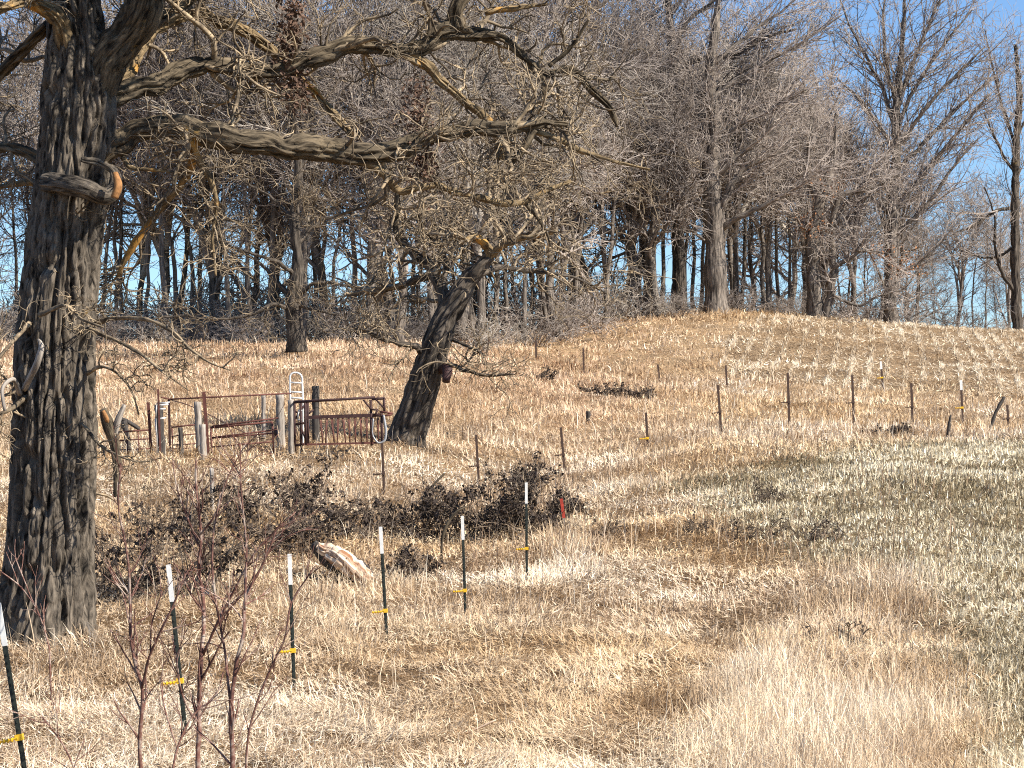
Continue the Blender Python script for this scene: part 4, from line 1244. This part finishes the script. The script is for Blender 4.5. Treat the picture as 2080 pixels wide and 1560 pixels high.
# ------------------------------------------------------------------ steel fence posts
def tpost(px_top, py_top, px_bot, py_bot, Y, label, tip=True, ins='yellow', body='green', wpx=None, group='white-tipped fence posts in the near fence'):
    t, bt = W(px_top, py_top, Y), W(px_bot, py_bot, Y)
    d = t - bt
    g = float(hgt(bt[0], Y))
    k = (g - .12 - bt[2]) / max(d[2], .01)      # run the foot down into the soil
    foot = bt + d * min(k, 0)
    r_ = empty('fence_post', (foot[0], foot[1], g if g < t[2] else foot[2]), label, 'fence post', group)
    ax = unit(t - foot)
    L = np.linalg.norm(t - foot)
    X = np.array([1., 0, 0]); X = unit(X - (X * ax).sum() * ax)
    Z = np.cross(ax, X)
    ww = (wpx or 8) / F * Y if wpx else .038
    tl = .32 if tip else 0
    def prof(mb, a, b_, grow=0):
        p0, p1 = foot + ax * a, foot + ax * b_
        mb.box((p0 + p1) / 2 + Z * 0, (ww + grow, .006 + grow, np.linalg.norm(p1 - p0)), (X, Z, ax))
        mb.box((p0 + p1) / 2 + Z * (.018 + grow / 2), (.006 + grow, .030, np.linalg.norm(p1 - p0) - .004), (X, Z, ax))
    mb = MB()
    prof(mb, 0, L - tl)
    s = .25
    while s < L - tl - .05 and Y < 40:            # studs
        mb.box(foot + ax * s - Z * .008, (.010, .010, .018), (X, Z, ax))
        s += .055
    part(mb, 'post', M_postgreen if body == 'green' else M_postbrown, r_, smooth=False)
    if tip:
        mb = MB()
        prof(mb, L - tl + .001, L, .003)
        part(mb, 'painted_tip', M_white, r_, smooth=False)
    if ins:
        mb = MB()
        c = foot + ax * (.55 * L if ins == 'yellow' else .5 * L)
        if ins == 'yellow':
            c = foot + ax * (L - (1.0 if L > 1.3 else .6 * L))
        sc = 1.0 if Y < 40 else 1.4
        mb.box(c, (ww + .02, .05, .045 * sc), (X, Z, ax))
        mb.tube([c - X * .01 - Z * .02, c - X * .07 * sc - Z * .02 - ax * .01, c - X * .16 * sc - Z * .02 - ax * .012], [.011 * sc, .009 * sc, .008 * sc], 8)
        for e in (.045, .075, .105, .14):
            mb.tube([c - X * (e * sc) - Z * .02 - ax * .011, c - X * ((e + .012) * sc) - Z * .02 - ax * .011], .017 * sc, 8)
        part(mb, 'insulator', M_yellow if ins in ('yellow', 'far') else M_postbrown, r_, smooth=False)
    return r_
tpost(-4, 1225, 62, 1640, 17, 'nearest white-tipped post, cut by the lower left corner of the photo')
tpost(342, 1147, 377, 1492, 19.8, 'white-tipped post standing among the reddish saplings')
tpost(588, 1125, 598, 1410, 23.9, 'white-tipped post just right of the saplings and left of the split log')
tpost(773, 1070, 786, 1302, 27.5, 'white-tipped post just right of the split pale log')
tpost(939, 1048, 947, 1290, 31, 'white-tipped post in front of the grey fallen branch')
tpost(1069, 980, 1070, 1200, 35, 'farthest white-tipped post, standing in the black brambles')
LINE2 = [(776, 900, 781, 1020, 50, 'dark rusty fence post below the right end of the hay feeder'),
         (967, 883, 974, 1008, 56, 'dark fence post just right of the leaning oak, above the black brambles'),
         (1139, 868, 1149, 978, 60, 'leaning fence post straight above the red stake'),
         (1312, 838, 1318, 942, 63, 'bent-topped fence post midway across the pale grass band'),
         (1458, 782, 1466, 890, 65, 'tallest dark fence post of the upper fence, below the corner of the hill field'),
         (1600, 757, 1603, 850, 70, 'upper-fence post left of the middle of the hill field'),
         (1731, 762, 1734, 850, 74, 'upper-fence post below the middle of the hill field'),
         (1851, 778, 1854, 868, 76, 'upper-fence post between the field and the brown weeds'),
         (1952, 772, 1956, 878, 74, 'pale-topped upper-fence post near the right edge'),
         (2046, 822, 2049, 878, 76, 'rightmost short post of the upper fence')]
for q, (a, b_, c_, d_, Y, lab) in enumerate(LINE2):
    tpost(a, b_, c_, d_, Y, lab, tip=(q == 8), ins='far' if q in (3, 8) else 'brown', body='brown', wpx=5, group='rusty posts of the upper fence')
LINE3 = [(994, 684, 988, 722, 100, 'small far post tilting right above the leaning oak trunk', 0),
         (1088, 690, 1090, 748, 104, 'far post with a dark weed clump at its foot', 0),
         (1185, 708, 1186, 780, 98, 'far post in the middle of the tan slope', 0),
         (1336, 740, 1342, 792, 95, 'thin pale far post right of the dark weed strip', 0),
         (1412, 776, 1408, 808, 93, 'short white-topped far post below the field corner', 1),
         (1474, 742, 1478, 802, 93, 'far post at the near corner of the hill field', 0),
         (1789, 734, 1794, 795, 95, 'leaning far post against the pale hill stubble', 1)]
for (a, b_, c_, d_, Y, lab, tp) in LINE3:
    tpost(a, b_, c_, d_, Y, lab, tip=bool(tp), ins=None if a != 1789 else 'far', body='brown', wpx=4, group='far posts at the foot of the hill field')

def simple(name, label, cat, rows, Y, m_, K=14, sides=10, gr=.15, ground=None, group=None):
    P, R = trace(rows, Y, K)
    P, R = gnarl(P, R, rs, gr)
    mb = MB()
    mb.tube(P, R, sides)
    o = mb.build(name, m_, bk=True, origin=P[0])
    o.location = P[0]
    return tag(o, label, cat, group)
# red stake
g = G(1150, 1085)
mbk = MB()
t_ = W(1140, 1013, g[1])
r_ = empty('stake', g, 'short red-painted stake leaning in the grass right of the brambles', 'stake')
mid = g + (t_ - g) * .45
mb = MB(); mb.bar(g + (g - t_) * .1, mid, .03, .03); part(mb, 'shaft', M_greywood, r_, smooth=False, bk=True)
mb = MB(); mb.bar(mid, t_, .055, .03); part(mb, 'painted_top', M_red, r_, smooth=False)

def lying(name, label, cat, pts, m_, K=16, sides=12, gr=.12, lift=0.0):
    """rows (px,py,w) where each point is set over the ground seen there"""
    g0 = G(*pts[0][:2])
    rows = []
    for (px, py, w_, up) in pts:
        Y = g0[1]
        p = W(px, py, Y)
        z = float(hgt(p[0], Y))
        rows.append([p[0], Y, p[2] if up else max(p[2], z + w_ / 2 / F * Y * .6), w_ / 2 / F * Y])
    P, R = resample(rows, K)
    P, R = gnarl(P, R, rs, gr)
    mb = MB()
    mb.tube(P, R, sides)
    o = mb.build(name, m_, bk=True, origin=P[0])
    o.location = P[0]
    return tag(o, label, cat)
# split pale log
Yl = G(700, 1185)[1]
r_ = empty('split_log', Gy(700, Yl), 'pale split log with bark edges lying left of a white-tipped post', 'log')
P, R = trace([(636, 1104, 16, .06), (660, 1125, 40, .08), (700, 1147, 54, .05), (740, 1170, 42, .02), (762, 1184, 18, 0)], Yl, 24)
mb = MB(); barktube(mb, P, R * .92, 40, 60, .03, 20, 3); part(mb, 'bark', M_darkwood, r_, bk=True)
mb = MB()
P, R = trace([(646, 1108, 14, 0), (665, 1120, 28, -.05), (695, 1138, 38, -.12), (722, 1156, 36, -.12), (745, 1172, 26, -.06), (757, 1182, 14, 0)], Yl, 26)
P, R = gnarl(P, R, rs, .1)
barktube(mb, P, R, 44, 60, .06, 22, 8)
part(mb, 'split_face', M_split, r_, bk=True)
lying('fallen_branch', 'thick grey fallen branch lying under the black brambles', 'branch', [(895, 1092, 14, 1), (920, 1103, 18, 1), (955, 1112, 18, 1), (985, 1124, 15, 1), (1012, 1136, 9, 1)], M_greywood)
lying('fallen_branch', 'brown curved branch arching up out of the black brambles', 'branch', [(897, 1140, 5, 1), (899, 1090, 6, 1), (912, 1058, 6, 1), (930, 1038, 5, 1), (950, 1028, 3, 1)], M_limb)
lying('fallen_branch', 'thin hooked twig sticking up left of the curved brown branch', 'branch', [(880, 1020, 5, 1), (872, 998, 6, 1), (885, 980, 5, 1), (903, 962, 4, 1)], M_limb)
lying('fallen_branch', 'long curved dark stick lying across the pale stubble', 'branch', [(1617, 991, 6, 1), (1645, 998, 8, 1), (1660, 1012, 8, 1), (1676, 1031, 6, 1)], M_darkwood)
lying('fallen_branch', 'forked dark stick in the grass near the right edge below the stubble', 'branch', [(1995, 1448, 10, 1), (2010, 1440, 10, 1), (2035, 1420, 6, 1)], M_darkwood)
lying('fallen_branch', 'upright forked snag in the weeds left of the pale-topped post', 'branch', [(1925, 895, 9, 1), (1927, 870, 8, 1), (1931, 843, 4, 1)], M_darkwood)
lying('fallen_branch', 'grey slanting pole between the last two posts on the right', 'branch', [(2008, 880, 5, 1), (2022, 840, 7, 1), (2040, 806, 7, 1)], M_darkwood)
lying('fallen_branch', 'long pale stalk lying in the matted grass at the bottom centre', 'branch', [(925, 1500, 4, 0), (965, 1482, 5, 0), (1008, 1462, 3, 0)], M_split, 8, 6, 0)

# forked stump right of the oak trunk
r_ = empty('broken_stump', Gy(222, 41), 'weathered V-shaped broken stump just right of the big oak trunk', 'stump')
P, R = trace([(238, 1010, 14, 0), (236, 930, 16, 0), (231, 893, 22, 0), (220, 862, 24, -.1), (209, 832, 14, -.2)], 41, 20)
mb = MB(); barktube(mb, P, R, 30, 60, .03, 18, 9); part(mb, 'trunk', M_limb, r_, bk=True)
P, R = trace([(231, 885, 14, 0), (238, 858, 14, -.1), (253, 822, 8, -.15)], 41, 12)
mb = MB(); mb.tube(P, R, 8); part(mb, 'splinter', M_greywood, r_, bk=True)
P, R = trace([(224, 868, 5, -.12), (216, 850, 10, -.22), (209, 834, 7, -.25)], 41, 10)
mb = MB(); mb.tube(P, R, 8); part(mb, 'torn_face', M_orangewood, r_)

# ------------------------------------------------------------------ the corral
CY = 57.5
def wpost(px0, py0, px1, w_, Y, m_, label, lean_y=0, flat=False):
    """wooden post with top at px0,py0 and foot at px1"""
    g = Gy(px1, Y)
    t_ = W(px0, py0, Y)
    r = w_ / 2 / F * Y
    P = np.linspace(g - np.array([0, 0, .25]), t_, 14)
    R = np.full(14, r) * (1 + rs.normal(0, .04, 14))
    P[:, 0] += rs.normal(0, r * .06, 14)
    R[0] *= 1.1
    mb = MB()
    mb.tube(P, R, 14)
    o = mb.build('wooden_post', m_, bk=True, origin=g, smooth=True)
    o.location = g
    return tag(o, label, 'post')
wpost(322, 822, 330, 17, 56, M_darkwood, 'thick dark wooden post at the left end of the corral')
wpost(401, 816, 407, 15, 56.6, M_greywood, 'grey wooden post leaning left of the tubular gate')
wpost(411, 862, 415, 14, 55.6, M_greywood, 'short split grey post touching the leaning wooden post')
wpost(366, 868, 371, 9, 56.5, M_darkwood, 'thin dark crooked stake between the two left corral posts')
wpost(535, 802, 536, 9, 60, M_greywood, 'slim pale post behind the tubular gate')
wpost(568, 800, 572, 17, 58.5, M_greywood, 'pale round wooden post at the right end of the tubular gate')
wpost(591, 812, 592, 13, 57.5, M_greywood, 'grey square-looking post under the white ladder')
wpost(641, 784, 641, 15, 59.5, M_darkwood, 'tall dark-topped wooden post rising behind the hay feeder')
wpost(252, 855, 268, 12, 57, M_darkwood, 'black slanting wooden post left of the grid panel')
wpost(1195, 835, 1194, 9, 73, M_darkwood, 'short old wooden stub in the pale grass right of the leaning oak')
wpost(430, 950, 433, 9, 45, M_greywood, 'short weathered stub with a pale top below the leaning wooden posts')
P, R = trace([(232, 842, 9, 0), (258, 858, 10, 0), (280, 872, 9, 0)], 57, 8)

def rods(mb, lines, Y, r_px=1.7, sides=6):
    for (x0, y0, x1, y1, *dd) in lines:
        y_a = Y + (dd[0] if dd else 0)
        y_b = Y + (dd[1] if len(dd) > 1 else (dd[0] if dd else 0))
        mb.tube(np.array([W(x0, y0, y_a), W(x1, y1, y_b)]), r_px / F * Y, sides)
def metal(name, label, cat, px, Y, parts):
    r_ = empty(name, Gy(px, Y), label, cat)
    for (nm, m_, lines, rp) in parts:
        mb = MB()
        rods(mb, lines, Y, rp)
        part(mb, nm, m_, r_)
    return r_
# grid panel at the left
metal('wire_panel', 'rusty grid panel at the far left of the corral, right of the oak trunk', 'livestock panel', 270, 56.5, [
    ('frame', M_rust, [(235, 878, 306, 873), (306, 873, 309, 972), (309, 965, 236, 972)], 1.7),
    ('grid', M_rust, [(238, 895, 307, 891), (238, 914, 307, 911), (238, 936, 308, 932), (238, 952, 308, 949), (258, 877, 262, 975), (280, 875, 286, 975)], 1.3)])
def steelpost(x0, y0, x1, Y, w_, m_, label):
    g = Gy(x1, Y)
    t_ = W(x0, y0, Y)
    mb = MB()
    f0 = g - np.array([0, 0, .2])
    mb.bar(f0, t_, w_ / F * Y, .008)
    mb.bar(f0 + np.array([0, .022, 0]), t_ + np.array([0, .022, -.01]), .008, .035)
    o = mb.build('steel_post', m_, smooth=False, origin=g)
    o.location = g
    return tag(o, label, 'post')
steelpost(301, 817, 309, 56.2, 6, M_rust, 'rusty steel post at the right edge of the grid panel')
steelpost(321, 790, 327, 55.5, 4, M_rust, 'thin rusty rod standing tallest over the left corral posts')
steelpost(414, 796, 425, 55.8, 7, M_rust, 'rusty tapered steel post right of the leaning wooden post')
steelpost(343, 812, 346, 56.8, 5, M_darkrust, 'dark steel post under the left end of the top pipe')
# small white ladder section
metal('ladder', 'small galvanised ladder piece leaning on the dark left corral post', 'ladder', 330, 55.6, [
    ('rail', M_galv, [(318, 822, 316, 850), (318, 820, 345, 817), (316, 850, 321, 930), (321, 930, 313, 950)], 1.6),
    ('rung', M_white, [(320, 824, 342, 821)], 2.0), ('rung', M_white, [(322, 832, 336, 830)], 1.8), ('rung', M_white, [(322, 851, 336, 849)], 1.8)])
metal('top_pipe', 'long thin rusty pipe running from the left posts to the white ladder', 'pipe', 460, 57, [('pipe', M_rust, [(328, 807, 345, 811, -1.0, -.2), (343, 811, 592, 799, -.2, .6)], 1.7)])
P_ = W(350, 813, 56.8)
mb = MB()
P, R = trace([(345, 812, 2, -.2), (380, 822, 2, 0), (420, 840, 2, .2), (470, 866, 2, .6), (510, 884, 2, .8), (538, 892, 2, .9)], 57, 20)
mb.tube(P, R, 5)
o = mb.build('brace_wire', M_darkrust, origin=P[0]); o.location = P[0]
tag(o, 'slack brace wire sloping down behind the tubular gate', 'wire')
metal('gate_panel', 'short rusty gate section between the left posts', 'gate', 372, 57.6, [
    ('frame', M_rust, [(348, 868, 402, 862), (349, 866, 352, 935)], 1.6),
    ('rail', M_rust, [(350, 886, 400, 881), (351, 904, 400, 901), (352, 912, 400, 909), (352, 926, 400, 922)], 1.3)])
metal('tubular_gate', 'rusty five-bar tubular gate between the leaning and the pale wooden posts', 'gate', 490, 56.9, [
    ('frame', M_rust, [(428, 869, 553, 857), (553, 857, 557, 930), (428, 868, 431, 938), (431, 936, 557, 922)], 2.0),
    ('rail', M_rust, [(430, 866, 566, 849), (430, 889, 562, 873)], 1.6), ('rail', M_rust, [(430, 890, 556, 880), (430, 908, 556, 897)], 1.6),
    ('latch', M_darkrust, [(560, 872, 560, 888), (558, 872, 562, 872)], 3.4)])
# white ladder
r_ = empty('ladder', Gy(602, 57.2), 'white round-topped ladder standing behind the grey post above the corral', 'ladder')
mb = MB()
P, R = resample([[*W(591, 905, 57.6), .03], [*W(590, 812, 57.6), .03], [*W(589, 775, 57.6), .03], [*W(590, 762, 57.6), .03], [*W(594, 758, 57.6), .03], [*W(608, 759, 57.6), .03], [*W(612, 763, 57.6), .03], [*W(614, 780, 57.6), .03], [*W(615, 812, 57.6), .03], [*W(616, 905, 57.6), .03]], 60)
mb.tube(P, R * 0 + 1.9 / F * 57.6, 8)
part(mb, 'rail', M_white, r_)
for yy in (777, 796, 808):
    mb = MB(); rods(mb, [(590, yy, 614, yy + 1)], 57.6, 1.7); part(mb, 'rung', M_white, r_)
# head gate
metal('head_gate', 'dark steel head gate frame just right of the grey post', 'head gate', 608, 57, [
    ('frame', M_darkrust, [(598, 815, 599, 918), (611, 818, 612, 918), (625, 815, 626, 905), (598, 816, 640, 814), (600, 862, 626, 858), (600, 905, 626, 900)], 2.6),
    ('brace', M_darkrust, [(600, 850, 622, 818), (622, 845, 637, 832), (612, 870, 626, 905), (600, 835, 612, 845)], 2.0),
    ('latch', M_galv, [(605, 834, 614, 834), (604, 853, 613, 853), (607, 836, 604, 852)], 2.2)])
# hay feeder
fd = empty('hay_feeder', Gy(705, 56.5), 'rusty steel hay feeder with slanting bars beside the leaning oak', 'feeder')
mb = MB()
for dz in (0, 1.1):
    rods(mb, [(598, 817, 762, 807, dz), (755, 811, 781, 809, dz), (780, 808, 781, 838, dz), (753, 812, 755, 905, dz), (620, 818, 622, 905, dz), (775, 838, 776, 908, dz)], 56.5, 2.7)
rods(mb, [(598, 817, 598, 817.5, 0, 1.1), (781, 809, 781, 809.5, 0, 1.1), (781, 838, 781, 838.5, 0, 1.1)], 56.5, 2.2)
part(mb, 'frame', M_darkrust, fd)
for dz in (0, 1.1):
    mb = MB(); mb.bar(W(618, 848, 56.5 + dz), W(772, 843, 56.5 + dz), 7 / F * 56.5, .05); part(mb, 'side_rail', M_darkrust, fd, smooth=False)
    mb = MB(); mb.bar(W(618, 903, 56.5 + dz), W(776, 899, 56.5 + dz), 4 / F * 56.5, .05); part(mb, 'bottom_rail', M_rust, fd, smooth=False)
mb = MB(); rods(mb, [(738, 812, 754, 832), (764, 812, 779, 828), (753, 832, 768, 832), (768, 832, 760, 845)], 56.45, 1.9); part(mb, 'brace', M_darkrust, fd)
for dz in (0, 1.1):
    for k_ in range(11):
        xx = 650 + k_ * 11.6
        sl_ = (3 if k_ % 2 else -3) if k_ < 5 else 0
        mb = MB(); rods(mb, [(xx + sl_ * .3 + (3 if dz else 0), 848, xx + 3 - sl_, 902, dz)], 56.5, 1.25 if dz == 0 else 1.0)
        part(mb, 'bar', M_rust, fd)
mb = MB()
P, R = trace([(779, 843, 4, -.15), (782, 860, 5, -.15), (784, 880, 5, -.15), (780, 896, 5, -.15), (770, 900, 4, -.15), (760, 890, 3, -.15), (758, 850, 3, -.15)], 56.5, 24)
mb.tube(P, R, 8); part(mb, 'hose', M_galv, fd)
mb = MB(); rods(mb, [(772, 836, 798, 840), (776, 845, 796, 842)], 56.4, 2.2); part(mb, 'hitch', M_rust, fd)
P, R = trace([(240, 848, 8, 0), (262, 858, 9, 0), (284, 872, 7, 0)], 57.3, 8)
mb = MB(); mb.tube(P, R, 8)
o = mb.build('loose_rail', M_darkwood, bk=True, origin=P[0]); o.location = P[0]
tag(o, 'dark wooden rail sloping down from the black slanting post', 'rail')
